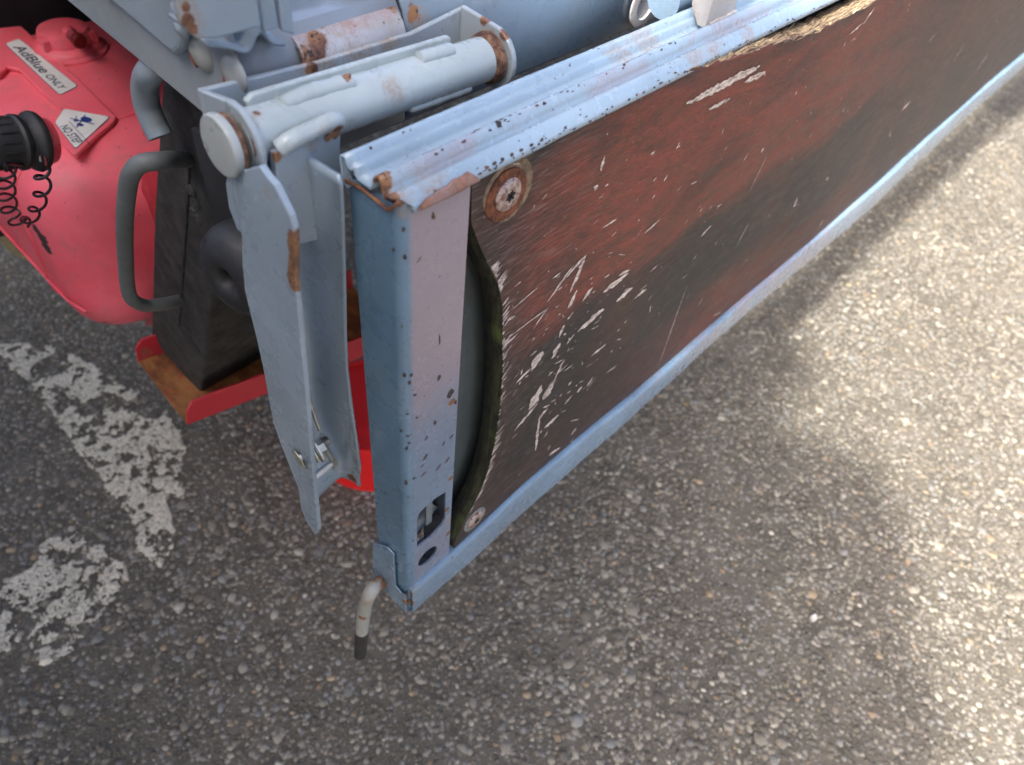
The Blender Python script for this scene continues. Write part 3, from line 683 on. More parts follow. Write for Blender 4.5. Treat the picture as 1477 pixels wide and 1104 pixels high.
# ---- paint chips: irregular flakes down to primer or rust, on the post and rails
cv = []; cf = []
def chip(c, U_, V_, a, b, rot=0, n=9):
    base = len(cv); ph = random.random()*6
    for k in range(n):
        t = 2*math.pi*k/n; r = random.uniform(.55, 1.1); x_ = a*r*math.cos(t); y_ = b*r*math.sin(t)
        p = c+U_*(x_*math.cos(rot)-y_*math.sin(rot))+V_*(x_*math.sin(rot)+y_*math.cos(rot)); cv.append(p)
    cf.append(tuple(range(base, base+n)))
EX, EZ = Vector((1, 0, 0)), Vector((0, 0, 1)); OF = Vector((0, -.00015, 0))
def fchip(u, v, a, b, rot=0):
    p = P(u, v, 'y', 0); 
    if .0075 < p.x < Wp-.001: chip(p+OF, EX, EZ, a*.001, b*.001, rot)
    elif p.x <= .0075 and p.x > 0:
        t = math.asin(min(1, (.0055-min(p.x, .0055))/.0055)); y = .0055-.0055*math.cos(t)
        n_ = Vector((-math.sin(t), -math.cos(t), 0)); T_ = Vector((math.cos(t), -math.sin(t), 0))
        chip(Vector((p.x, y, p.z))+n_*.0002, T_, EZ, min(a, 1.2)*.001, b*.001, rot)
for c_ in [(583, 332, 1.5, 1.2), (625, 312, .9, 2.0, .3), (572, 350, 1, .9), (577, 367, 1, 1.2), (585, 372, 1.1, 1.4), (573, 412, 1, 1.2), (605, 374, .5, 1.8, -.9), (634, 399, .5, .5), (571, 458, .5, .8), (574, 458, .4, .9), (579, 467, .6, .8), (583, 473, .5, 1.2), (634, 490, .5, 3.2), (577, 511, 1.6, 1.4), (585, 543, 1.3, 1.6), (593, 541, 1, 1.4), (591, 552, 1.6, 1.8), (599, 570, 1.6, .8, -.7),
           (651, 567, 2.6, 3.4, -.4), (657, 580, 1, 2.2), (633, 545, 1.4, 2, -.3), (588, 598, 1.5, 1, .5), (584, 626, .9, 1.4), (581, 636, 2.2, 1.3, 1.2), (589, 630, 1, 1), (588, 648, 1, 1.4), (578, 652, .7, 1), (590, 640, .8, .9), (615, 632, 1.8, 1, .8), (613, 660, 2.4, 1.1, .8), (609, 672, 1.4, .8, .6), (611, 684, 2.6, .9, .6), (597, 690, 1.2, 1.6), (588, 698, 1.5, 2.4), (578, 708, 1, 1.5), (590, 718, .8, .6), (583, 735, .6, .6), (588, 805, 1.8, 1.2), (585, 812, 1.6, 1.2),
           (645, 664, 3, 1, .9), (632, 675, 2.5, .9, .8), (640, 640, 1.8, .7, .9), (651, 630, 2.2, .9, 1), (601, 603, 1, 1), (627, 610, 1, 1.8, .3), (596, 780, .7, 1.2), (585, 838, .8, 4), (590, 858, 1.6, 3)]:
    fchip(c_[0], c_[1], c_[2]*1.3, c_[3]*1.3, *c_[4:])
for k in range(30):
    u = random.uniform(575, 600) if random.random() < .6 else random.uniform(600, 650); v = random.uniform(440, 840)**1
    s_ = random.uniform(.15, .7); fchip(u, v, s_, s_*random.uniform(.6, 1.6), random.random()*3)
for k in range(12):    # on the side face
    p = Vector((-.0017, random.uniform(.008, .03), random.uniform(.55, .88))); s_ = random.uniform(.0002, .0006); chip(p, Vector((0, -1, 0)), EZ, s_, s_)
# chips along the rail's ridges
def railp(x, t):
    i = int(t); f = t-i; a = rail[i]; b = rail[min(i+1, len(rail)-1)]
    y = a[0]*(1-f)+b[0]*f; z = a[1]*(1-f)+b[1]*f
    dyr, dzr = (b[0]-a[0]), (b[1]-a[1]); l = math.hypot(dyr, dzr)
    d_ = raild(Vector((x, 0, 0)), 10)
    T_ = Vector((0, dyr/l, dzr/l)); n_ = Vector((0, dzr/l, -dyr/l))
    if n_.z < 0 and abs(n_.z) > .2: n_ = -n_
    if n_.y > 0 and abs(n_.z) < .2 and t > 20: n_ = -n_
    return Vector((x, y+d_[1], z+d_[2])), T_, n_
def rchip(x, t, a, b, rot=0):
    p, T_, n_ = railp(x, t); chip(p+n_*.00025, EX, T_, a*.001, b*.001, rot, 11)
rchip(.0705, 18.3, 2.4, 2.2); rchip(.074, 17.6, 1.4, 1); rchip(.064, 18.8, 1.2, .7)
for x, t, a, b in [(.030, 18.6, 1.2, .8), (.034, 18.3, .9, .9), (.047, 18.6, 2.0, .7), (.055, 17.8, 1.6, .5), (.058, 17.4, 2.4, .5), (.098, 18.2, 1.6, .8), (.1035, 18.5, 1.6, 1.1), (.100, 17.3, .8, .6), (.118, 17.8, 1.7, .7), (.122, 18.2, 1.2, .7), (.131, 18, .8, .7), (.154, 18.2, .8, .7), (.170, 18, 1.4, .9), (.174, 17.6, .9, .9), (.168, 18.6, 1.1, .6), (.186, 17.6, .7, .6), (.205, 18.4, 1.6, .7), (.215, 17.9, 1.9, 1.1), (.219, 18.3, .9, .9), (.012, 6, .9, .9), (.010, 13.4, .8, .6), (.07, 13.6, .8, .3), (.152, 13.6, 1.7, .5), (.02, 25.6, 1, .6)]:
    rchip(x, t, a, b)
for k in range(60):
    x = random.uniform(.005, .75); t = random.choice((17.5, 18, 18.5, 4.5, 5.2, 3.8)) + random.uniform(-.4, .4); s_ = random.uniform(.25, .9); rchip(x, t, s_*random.uniform(1, 2.2), s_*.55)
for k in range(110):    # peeled nibbles all along the lip's lower edge
    x = .046+random.random()**1.3*.6; rchip(x, random.uniform(26.05, 26.9) if random.random() < .7 else random.uniform(25.2, 26.6), random.uniform(.5, 2.0), random.uniform(.25, .8))
for x in (.052, .057, .0625, .069, .0755, .083, .0905, .109): rchip(x, 25.85, 1.7, 1.0)
m_chip = M('bared_primer'); q_ = m_chip.noise(300, 5, .7); q2_ = m_chip.noise(45, 3)
m_chip.out(m_chip.mix(m_chip.ramp(q2_, .42, .6), m_chip.mix(m_chip.ramp(q_, .4, .6), (.022, .020, .020), (.06, .055, .05)), m_chip.mix(m_chip.ramp(q_, .4, .6), (.06, .02, .01), (.17, .07, .035))), .7)
cme = mesh('paint_chip', cv, cf)
link('paint_chip', cme, m_chip.m, gate, kind='stuff')
# pale scrape marks on the post front
cv = []; cf = []
for k in range(70):
    u = random.uniform(592, 655); v = random.gauss(640, 55); p = P(u, v, 'y', 0)
    if .008 < p.x < Wp-.002 and p.z > .66: chip(p+OF*.8, EX, EZ, random.uniform(.8, 3.2)*.001, random.uniform(.10, .35)*.001, random.gauss(.75, .25), 8)
link('scrape_mark', mesh('scrape_mark', cv, cf), simple('bare_scrape', (.46, .53, .58), .35, 0, .1, 200, .1), gate, kind='stuff')

# stake lug standing on the rail, with weld, and the hinge tube end above it
m_lug = paint('lug_paint', (.42, .40, .38), .5, grime=.8, stain=[tuple(P(1012, 30, 'y', .017))+(.012,), tuple(P(1000, 20, 'y', .03))+(.01,)])
la = P(1008, 39, 'z', .9045)
prism('hinge_lug', [(la.x, .0235, .9049), (la.x, .0175, .9049), (la.x+.001, .0172, .99), (la.x+.001, .040, .99), (la.x, .031, .915)], (.004, 0, 0), m_lug, gate, bevel=.0006)
prism('hinge_lug', [(la.x+.004, .0175, .9049), (la.x+.034, .0175, .9049), (la.x+.030, .0172, .935), (la.x+.024, .0172, .99), (la.x+.004, .0172, .99)], (0, .003, 0), m_lug, gate, bevel=.0006)
tube('weld_bead', sm([(la.x+.003, .0160, .906), (la.x+.012, .0158, .9065), (la.x+.022, .0160, .906), (la.x+.034, .0165, .907)], 4), [.0022, .0028, .0024, .003, .0023, .0027, .0025, .003, .0025, .0028, .0024, .0027, .002], m_lug, gate, 10)
tc = P(957, -1, 'y', .055)
me = lathe_me('hinge_tube', (tc.x, .055, tc.z), (1, -.0, 0), [(0, .0085), (0, .0125), (.05, .0125), (.05, .0085)], 28)
link('hinge_tube', me, m_sill, gate, smooth=40)

# ================================================================== LATCH LEVER
lev = empty('latch_lever', (-.035, .07, .91), 'hanging grey-blue latch handle, rusty edged channel on a thick tube pivot left of the gate', 'latch')
m_lev = paint('lever_paint', (.31, .385, .44), .26, grime=.10, chips=-.03,
              rust=[tuple(P(428, v_, 'x', -.0390))+(r_*1.25,) for v_, r_ in ((338, .0030), (346, .0038), (354, .0036), (362, .0036), (370, .0030), (378, .0030), (386, .0036), (394, .0040), (402, .0042), (409, .0034))]+[tuple(P(403, 285, 'x', -.0385))+(.0018,), tuple(P(413, 304, 'x', -.0385))+(.0018,), tuple(P(480, 697, 'y', .085))+(.004,), tuple(P(507, 692, 'x', -.006))+(.005,)],
              stain=[tuple(P(395, 275, 'x', -.038))+(.005,), tuple(P(408, 300, 'x', -.038))+(.004,)])
m_pivot = paint('pivot_paint', (.42, .48, .475), .27, grime=.35,
                rust=[tuple(P(708, 90, 'y', .066))+(.0065,), (.1245, .070, .917, .004), (.1245, .058, .903, .004), (.1245, .062, .91, .004), tuple(P(500, 112, 'y', .066))+(.0028,), tuple(P(540, 100, 'y', .066))+(.0022,), tuple(P(515, 108, 'y', .066))+(.002,), tuple(P(350, 160, 'y', .064))+(.0038,), tuple(P(372, 158, 'y', .064))+(.003,), tuple(P(396, 226, 'y', .056))+(.003,), tuple(P(480, 190, 'y', .052))+(.0035,), tuple(P(485, 185, 'y', .05))+(.0035,)],
                stain=[tuple(P(470, 195, 'y', .05))+(.008,), tuple(P(700, 95, 'y', .064))+(.009,), tuple(P(565, 132, 'y', .06))+(.008,), tuple(P(500, 170, 'y', .06))+(.005,), tuple(P(350, 165, 'y', .064))+(.008,)])
A = P(330, 207, 'y', .068); B = P(702, 84, 'y', .068); ax = (B-A).normalized()
axY = .068; RT = .0118
tube('pivot_tube', [A+ax*.004, A.lerp(B, .5), B+ax*.006], RT, m_pivot, lev, 36)
m_disc = paint('disc_paint', (.42, .45, .43), .3, grime=.35, stain=[tuple(A-ax*.0+Vector((0, -.012, -.008)))+(.006,)])
lathe('pivot_cap', A-ax*.0055, ax, [(0, .0), (0, .0126), (.0005, .0134), (.0012, .0138), (.0036, .0138), (.0044, .0132)], m_disc, lev, 44)
m_ring = M('rust_collar'); r1 = m_ring.noise(200, 8, .7); m_ring.bump(r1, .6, .0008)
m_ring.out(m_ring.mix(m_ring.ramp(r1, .38, .66), (.055, .022, .012), (.26, .14, .075)), .75)
lathe('rust_collar', A-ax*.0008, ax, [(0, .0), (0, .0128), (.0022, .0128), (.0022, 0)], m_ring.m, lev, 40)
lathe('rust_collar', B-ax*.0045, ax, [(0, .0), (0, .0120), (.002, .0134), (.006, .0138), (.006, 0)], m_ring.m, lev, 40)
# spine bar on the tube with weld beads
nU = (ax.cross(Vector((0, 1, 0)))).normalized(); nU = nU if nU.z > 0 else -nU
def onT(f, h, y): 
    p = A.lerp(B, f); return Vector((p.x, y, p.z+h))
m_bar = m_pivot
pb = [onT(.10, .0075, .0745), onT(.86, .0075, .0745), onT(.87, .0130, .0745), onT(.855, .0142, .0745), onT(.12, .0142, .0745), onT(.095, .012, .0745)]
prism('spine_bar', pb, (0, .0035, 0), m_bar, lev, bevel=.0012)
def bead(name, pts, r, mat, par, wob=.25, seg=10):
    wob *= .4
    q = sm(pts, 6); rs = [r*(1+random.uniform(-wob, wob)*.6)*(1 if 0 < i < len(q)-1 else .4) for i in range(len(q))]
    return tube(name, q, rs, mat, par, seg)
bead('weld_bead', [onT(.17, .0095, .0668), onT(.25, .0110, .0672), onT(.35, .0108, .0672), onT(.42, .0108, .0668)], .0042, m_pivot, lev, .22, 12)
bead('weld_bead', [onT(.68, .0110, .0675), onT(.74, .0112, .0672), onT(.83, .0108, .0670)], .0040, m_pivot, lev, .22, 12)
bead('weld_bead', [onT(.60, -.0085, .0605), onT(.68, -.0090, .0605), onT(.80, -.0088, .0605), onT(.88, -.0085, .0605)], .0024, m_pivot, lev, .6, 8)
# tongue plate welded below the tube
yT = .0515
tg = [P(u, v, 'y', yT) for u, v in [(397, 222), (489, 180), (492, 182), (491, 240), (488, 300), (487, 326), (480, 338), (462, 346), (430, 354), (405, 358)]]
m_tongue = paint('tongue_paint', (.29, .345, .375), .32, grime=.15, rust=[tuple(P(484, 192, 'y', yT))+(.003,), tuple(P(473, 198, 'y', yT))+(.0025,), tuple(P(398, 228, 'y', yT))+(.003,)], stain=[tuple(P(450, 208, 'y', yT))+(.005,), tuple(P(478, 196, 'y', yT))+(.005,)])
prism('tongue_plate', tg, (0, .0045, 0), m_tongue, lev, bevel=.0009)
bead('weld_bead', [P(402, 216, 'y', yT+.002), P(420, 202, 'y', yT), P(450, 188, 'y', yT), P(478, 174, 'y', yT), P(487, 177, 'y', yT+.001)], .0040, m_pivot, lev, .14, 14)
# left flange
fl = [(352, 246), (374, 240), (385, 256), (396, 268), (407, 290), (418, 312), (423, 330), (424.5, 350), (424, 400), (428, 440), (434, 500), (440, 560), (445, 620), (447, 645), (451, 690), (456, 735), (459, 766), (454, 772), (443, 755), (434, 735), (430, 705), (421, 682), (405, 642), (394, 610), (389, 585), (380, 535), (369, 485), (360, 450), (353, 420), (349, 380), (348, 330), (348, 290)]
xF = -.041
fpts = [P(u, v, 'x', xF) for u, v in fl]
prism('side_flange', fpts, (.0032, 0, 0), m_lev, lev, bevel=.0007)
# right flange (outer) and web joining them: each a sheet in the channel
xG = -.0075
def fe(v): # front edge of the left flange -> y,z
    return None
rf = [(494, 258), (497, 262), (499, 300), (501, 400), (502, 480), (504, 530), (509, 575), (514, 610), (519, 645), (520, 680), (517, 704), (512, 706), (505, 700), (497, 690)]
rfront = [P(u, v, 'x', xG+.003) for u, v in rf[:11]]
_bk = sorted([P(u, v, 'x', xF) for u, v in fl[18:]], key=lambda p: p.z)
def webY(z): return max(float(np.interp(z, [p.z for p in _bk], [p.y for p in _bk]))-.0022, .066 if z > .75 else 0)
zz_ = [.892, .86, .82, .78, .74, .71, .69, .675, .66, .64, .62, .600]
# web with a formed step low down; edges turn into both flanges with a radius
xL_, xR_ = xF+.0016, xG
vs = []; fs = []; nx = 9
zlow_l = .594; zlow_r = .5935
zb_l = P(437, 737, 'x', xF).z; zb_r = P(508, 702, 'x', xG).z
rows = list(np.linspace(P(497, 262, 'x', xG).z, zb_l, 64))
for z in rows:
    yw = webY(z)
    # right flange front edge y at this z
    q = sorted(rfront, key=lambda p: p.z); yf = float(np.interp(z, [p.z for p in q], [p.y for p in q]))
    xw = float(np.interp(z, [.60, .62, .66, .69, .72], [.0035, .0035, .002, 0, 0]))
    ys_w = yw-float(np.interp(z, [.60, .66, .69, .72, .90], [0, 0, .005, .006, .006]))
    cols = [(xL_, yw), (xL_+.006, yw), (xR_-.009+xw, yw), (xR_-.0055+xw, yw-.0006), (xR_-.0030+xw, yw-.0020), (xR_-.0012+xw, yw-.0045), (xR_-.0002+xw, yw-.009), (xR_+xw, (yw+yf)*.5), (xR_+.0012+xw, yf+.001), (xR_+.0022+xw, yf)]
    for (x_, y_) in cols: vs.append((x_, y_, z+(zb_r-zb_l)*max(0, min(1, (x_-xL_)/(xR_-xL_)))*max(0, 1-(z-zb_l)/.06)))
nc = 10
fs = [(i*nc+j, i*nc+j+1, (i+1)*nc+j+1, (i+1)*nc+j) for i in range(len(rows)-1) for j in range(nc-1)]
wb = link('channel_web', mesh('channel_web', vs, fs), m_lev, lev, smooth=70)
md = wb.modifiers.new('solid', 'SOLIDIFY'); md.thickness = .0028; md.offset = 0
# upper rear ear, glimpsed left of the flange
ear = [P(u, v, 'x', -.0385) for u, v in [(330, 245), (352, 245), (352, 340), (342, 332), (330, 300), (325, 265)]]
prism('rear_ear', ear, (.002, 0, 0), m_lev, lev, bevel=.0006)
lug = [P(u, v, 'y', .0475) for u, v in [(471, 286), (480, 272), (489, 268), (490, 300), (488, 328), (478, 333), (469, 328)]]
prism('folded_lug', lug, (.0005, .0028, 0), m_lev, lev, bevel=.0010)
# white strip on the web, painted to stand for the lit slot
def onweb(u, v, off):
    y_ = .07
    for _ in range(6):
        p = P(u, v, 'y', y_); y_ = webY(p.z)-float(np.interp(p.z, [.60, .66, .69, .72, .90], [0, 0, .005, .006, .006]))-off
    return P(u, v, 'y', y_)
sa = onweb(456, 692, .0030); sb_ = onweb(481, 672, .0030)
prism('lit_slot_strip', [sa, sb_, sb_+Vector((-.0002, 0, .0045)), sa+Vector((0, 0, .0045))], (0, .0015, 0), simple('lit_slot_white', (.85, .85, .82), .3, .0, .05, 60, .05), lev, bevel=.0003)
# spring, bolt, nut, washers
bc = P(452, 640, 'x', -.030); bc2 = Vector((-.012, bc.y-.004, bc.z+.004))
d_ = Vector((1, -.12, .12)).normalized(); b0 = Vector((xF-.0008, bc.y-.0015, bc.z-.003))
tube('pivot_bolt', [b0, b0+d_*.0205], .0026, m_gal, lev, 14)
rid = []; 
for k in range(9): rid += [(.0158+k*.0006, .0026), (.0162+k*.0006, .0031)]
lathe('bolt_thread', b0, d_, [(.0155, .002)]+rid+[(.0213, .002)], m_gal, lev, 16, sharp=20)
lathe('bolt_head', b0-d_*.0004, -d_, [(0, .0068), (.0006, .0066), (.0012, .0050), (.0013, 0)], simple('brass_zinc', (.45, .42, .32), .4, .6, .2, 200, .2), lev, 24)
for hgt, r_, th_ in ((.0045, .0095, .0014), (.0078, .0085, .0010), (.0105, .0100, .0014)):
    lathe('washer', b0+d_*hgt, d_, [(0, .003), (0, r_), (th_, r_), (th_, .003)], m_gal, lev, 30)
lathe('nut', b0+d_*.0120, d_, [(0, .0), (0, .0050), (.0045, .0050), (.0045, 0)], m_gal, lev, 6, sharp=20)
co = []
dd_, uu, vv = frame(d_)
for k in range(41):
    a = k/40*2*math.pi*2.5; co.append(b0+d_*(.004+.0085*k/40)+(uu*math.cos(a)+vv*math.sin(a))*.0062)
tube('coil_spring', co, .0010, m_gal, lev, 8)
e0 = b0+d_*.0150+Vector((0, -.003, .002))
tube('spring_arm', sm([onweb(440, 540, .006), onweb(437, 552, .010), onweb(442, 565, .012), onweb(450, 590, .014), onweb(461, 620, .016)], 5), .0013, m_gal, lev, 10)
tube('spring_arm', sm([onweb(464, 628, .016), onweb(469, 645, .013), onweb(478, 660, .009), onweb(484, 668, .005), onweb(483, 675, .003)], 5), .0018, m_gal, lev, 10)

# ---- bracket that carries the tube (fixed to the bed)
brk = empty('pivot_bracket', (.05, .093, .90), 'long grey U-shaped bracket with rounded ears holding the latch tube to the sill', 'bracket')
m_brk = paint('bracket_paint', (.36, .415, .445), .30, grime=.3,
              rust=[(.1275, .060, .920, .004), (.1275, .075, .923, .004), tuple(P(355, 215, 'x', -.034))+(.005,), tuple(P(362, 190, 'x', -.034))+(.004,), tuple(P(450, 100, 'y', .093))+(.004,)],
              stain=[tuple(P(460, 98, 'y', .093))+(.014,), tuple(P(560, 62, 'y', .093))+(.010,), tuple(P(700, 60, 'y', .07))+(.009,), tuple(P(520, 75, 'y', .093))+(.012,)])
# one bent strip: left ear -> back -> right ear, swept as a sheet with a rounded outline
def ear_me(xc, yc, zc, r, yb, zb0, zb1, th):
    pts = [(xc, yb, zb1), (xc, yc+.002, zc+r)]
    for k in range(1, 12): 
        a = R(90+k*15); pts.append((xc, yc+math.cos(a)*r, zc+math.sin(a)*r))
    pts += [(xc, yc+.001, zc-r), (xc, yb, zb0)]
    return prism_me('bracket_ear', pts, (th, 0, 0))
le = P(336, 200, 'x', -.0335); zR = B.z
link('bracket_ear', ear_me(A.x+.0045, .068, A.z, .0168, .093, .897, .9235, .0032), m_brk, brk, bevel=.001)
link('bracket_ear', ear_me(B.x+.0030, .068, B.z, .0172, .093, .888, .9245, .0032), m_brk, brk, bevel=.001)
bpz = [Vector((A.x+.0045, .0930, .8980)), Vector((B.x+.006, .0930, .8880)), Vector((B.x+.006, .0930, .9165+.006)), Vector((.09, .0930, .9180)), Vector((.03, .0930, .9190)), Vector((A.x+.0045, .0930, .9235))]
prism('bracket_back', bpz, (0, .0032, 0), m_brk, brk, bevel=.001)

# ================================================================== RUBBER BUMPER
bu = P(338, 412, 'y', .105)
bum = lathe('rubber_bumper', (bu.x+.026, .115, bu.z), (-1, -.18, .05), [(0.0000, 0.0000), (0.0000, 0.0258), (0.0092, 0.0282), (0.0161, 0.0282), (0.0230, 0.0258), (0.0282, 0.0204), (0.0301, 0.0138), (0.0293, 0.0094), (0.0259, 0.0062), (0.0196, 0.0054), (0.0184, 0.0000)], simple('grey_black_rubber', (.020, .020, .021), .55, 0, .2, 120, .12), None, 56, sharp=70)
tag(bum, 'round black rubber bumper with a hole in its domed face, behind the latch handle', 'bumper')
# bracket it is screwed to
box('bumper_mount', (bu.x+.0265, .10, .775), (bu.x+.030, .17, .862), m_dark, bed)

# ================================================================== WHEEL CHOCK + TRAY
m_chock = M('chock_rubber'); k1 = m_chock.noise(60, 8, .7); k2 = m_chock.noise(420, 5, .7); k3 = m_chock.noise(200, 3, .6, (1, .3, 1), 1.0)
cck = m_chock.mix(m_chock.ramp(k1, .3, .7), (.022, .022, .021), (.060, .060, .056)); cck = m_chock.mix(m_chock.ramp(k3, .66, .72, 0, .5), cck, (.15, .14, .13))
m_chock.bump(m_chock.ma('ADD', k2, m_chock.ma('MULTIPLY', k1, 1.5)), .6, .0015); m_chock.out(cck, .7, 0, .3)
ch = empty('wheel_chock', tuple(P(270, 540, 'x', .02)), 'black rubber wheel chock with a grey metal grab handle standing in the red tray', 'wheel chock')
chp = [P(u, v, 'x', .02) for u, v in [(233, 118), (222, 300), (218, 488), (289, 570), (330, 200), (338, 160)]]
cb = link('chock_block', prism_me('chock_block', chp, (.085, 0, 0)), m_chock.m, ch, bevel=.003)
gp = [P(u, v, 'x', .0195) for u, v in [(274, 225), (268, 330), (262, 420), (258, 470), (272, 490), (288, 512)]]
cg = tube('mould_line', gp, .0012, m_chock.m, ch, 6)
for (u, v, r_) in ((276, 275, .006), (283, 292, .005), (279, 306, .004), (287, 316, .0045)):
    lathe('mould_knob', P(u, v, 'x', .0198), (-1, 0, 0), [(0, r_), (.0012, r_*.9), (.002, r_*.5), (.0015, r_*.3), (.0015, 0)], m_chock.m, ch, 14)
m_hand = paint('handle_paint', (.13, .145, .145), .5, grime=.5, gcol=(.10, .095, .08), coat=0)
hp = [P(276, 229, 'x', .026), P(262, 230, 'x', .012), P(235, 232, 'x', -.008), P(205, 236, 'x', -.020), P(190, 250, 'x', -.025), P(184, 272, 'x', -.0265), P(180, 320, 'x', -.0275), P(181, 370, 'x', -.0275), P(184, 412, 'x', -.0270), P(191, 432, 'x', -.024), P(210, 441, 'x', -.014), P(240, 438, 'x', .004), P(268, 432, 'x', .026)]
tube('grab_handle', sm(hp, 6), .0057, m_hand, ch, 22)
tr = empty('chock_tray', tuple(P(270, 610, 'z', .45)), 'red painted steel tray with a rusty inside, holding the black wheel chock', 'tray')
m_red = paint('red_paint', (.42, .012, .025), .38, grime=.08, rust=[tuple(P(205, 500, 'z', .46))+(.015,), tuple(P(262, 605, 'z', .452))+(.009,)])
m_tray = M('rusty_tray'); y1_ = m_tray.noise(50, 8, .7, (1, .4, 1)); y2_ = m_tray.noise(180, 6, .7)
ct = m_tray.mix(m_tray.ramp(y1_, .35, .65), (.10, .030, .008), (.30, .13, .035)); ct = m_tray.mix(m_tray.ramp(y2_, .57, .66), ct, (.40, .03, .03)); m_tray.bump(y2_, .5, .001); m_tray.out(ct, .6)
t0 = P(200, 524, 'z', .45); t1_ = P(268, 611, 'z', .45); t2_ = P(520, 513, 'z', .45); dx_ = (t2_-t1_); 
prism('tray_floor', [t0, t1_, t1_+dx_*1.3, t0+dx_*1.3], (0, 0, .003), m_tray.m, tr, bevel=.0006)
fr = [P(u, v, 'y', t1_.y) for u, v in [(266, 612), (274, 588), (290, 574)]]
h1 = .031
dxn = dx_.normalized()
prism('tray_flange', [t1_, t1_+dxn*.004+Vector((0, 0, h1*.6)), t1_+dxn*.012+Vector((0, 0, h1)), t1_+dx_*1.3+Vector((0, 0, h1)), t1_+dx_*1.3], (0, -.003, 0), m_red, tr, bevel=.0008)
prism('tray_flange', [t0, t0+dxn*.003+Vector((0, 0, h1*.7)), t0+dxn*.012+Vector((0, 0, h1)), t0+dx_*1.3+Vector((0, 0, h1)), t0+dx_*1.3], (0, .003, 0), m_red, tr, bevel=.0008)
# red hanger plate behind the chock
prism('hanger_plate', [P(u, v, 'x', .060) for u, v in [(203, 235), (300, 225), (300, 470), (210, 470)]], (.003, 0, 0), m_red, tr, bevel=None)

# ================================================================== RED TUB on the ground
tubc = Vector((.315, .455, 0))
rtub = lathe('red_tub', tubc, (0, 0, 1), [(0, 0), (0, .098), (.004, .103), (.05, .104), (.115, .104), (.119, .102), (.1195, .095), (.117, .090), (.117, 0)], m_redred, None, 64, sharp=30)
tag(rtub, 'bright red round plastic tub on the asphalt, mostly hidden behind the gate post', 'tub')

# ================================================================== DIESEL EXHAUST FLUID TANK
tank = empty('fluid_tank', (.06, .6, .55), 'pinkish red moulded fluid tank with a black filler cap, white stickers and scuffed lower edge', 'tank')
m_tk = M('red_tank_plastic'); p1 = m_tk.noise(10, 6, .6); p2 = m_tk.noise(300, 5, .7)
ctk = m_tk.mix(m_tk.ramp(p1, .35, .65), (.82, .095, .13), (.90, .15, .19)); ctk = m_tk.mix(m_tk.ramp(m_tk.noise(28, 8, .7), .48, .74, 0, .5), ctk, (.50, .17, .16))
ctk = m_tk.mix(m_tk.ramp(m_tk.noise(330, 3, .5), .70, .74), ctk, (.08, .03, .03))
sc_ = m_tk.spots([tuple(P(60, 345, 'x', -.031))+(.008,), tuple(P(52, 332, 'x', -.031))+(.006,), tuple(P(66, 358, 'x', -.031))+(.007,), tuple(P(125, 452, 'x', -.029))+(.010,), tuple(P(140, 462, 'x', -.027))+(.010,), tuple(P(155, 470, 'x', -.025))+(.008,), tuple(P(75, 165, 'x', .02))+(.004,), (-.018, .478, .480, .014), (-.004, .468, .474, .012), (.012, .462, .470, .010)], m_tk.noise(200, 6, .7, (.6, .3, 1)), .9)
ctk = m_tk.mix(sc_, ctk, (.035, .030, .030)); m_tk.bump(p2, .08, .0006)
m_tk.out(ctk, m_tk.ramp(p1, .3, .7, .36, .50), 0, .5)
# body: rounded loft along Y with a domed nose
def sectn(xc, zc, a, b, e, n=48):
    out = []
    for k in range(n):
        t = 2*math.pi*k/n; ct_, st_ = math.cos(t), math.sin(t)
        out.append((xc+a*math.copysign(abs(ct_)**(2/e), ct_), zc+b*math.copysign(abs(st_)**(2/e), st_)))
    return out
xlT, xrT, zbT, ztT = -.033, .30, .458, .677
Y0 = .452; DN = .065
sts = []
for k in range(10):
    t = k/9*math.pi/2; sts.append((Y0+DN*(1-math.cos(t)), DN*(1-math.sin(t))))
for y in (.56, .62, .70, .74): sts.append((y, 0))
for k in range(1, 6):
    t = k/6*math.pi/2; sts.append((.74+.05*math.sin(t), .05*(1-math.cos(t))))
vs = []; n = 48
for (y, ins) in sts:
    a = (xrT-xlT)/2-ins; b = (ztT-zbT)/2-ins*.92
    for (x_, z_) in sectn((xrT+xlT)/2, (ztT+zbT)/2, a, b, 4.8): vs.append((x_, y, z_))
fs = [(i*n+k, (i+1)*n+k, (i+1)*n+(k+1) % n, i*n+(k+1) % n) for i in range(len(sts)-1) for k in range(n)]
fs += [tuple(range(n)), tuple(reversed(range((len(sts)-1)*n, len(sts)*n)))]
tb = link('tank_body', fixn(mesh('tank_body', vs, fs)), m_tk.m, tank, smooth=50)
tb.modifiers.clear()
ss = tb.modifiers.new('sub', 'SUBSURF'); ss.levels = 1; ss.render_levels = 2
sx = sectn((xrT+xlT)/2, (ztT+zbT)/2, (xrT-xlT)/2+.0003, (ztT-zbT)/2+.0003, 4.8)
seam = [(x_, .530+.03*max(0, (.58-z_)/.1), z_) for (x_, z_) in sx]+[(sx[0][0], .530, sx[0][1])]
tube('moulding_seam', seam, .0014, m_tk.m, tank, 8)
tube('moulding_seam', [(xlT+.006, .475, .520), (xlT-.0002, .50, .522), (xlT-.0008, .54, .523), (xlT-.0008, .6, .526), (xlT-.0008, .74, .53)], .0014, m_tk.m, tank, 8)
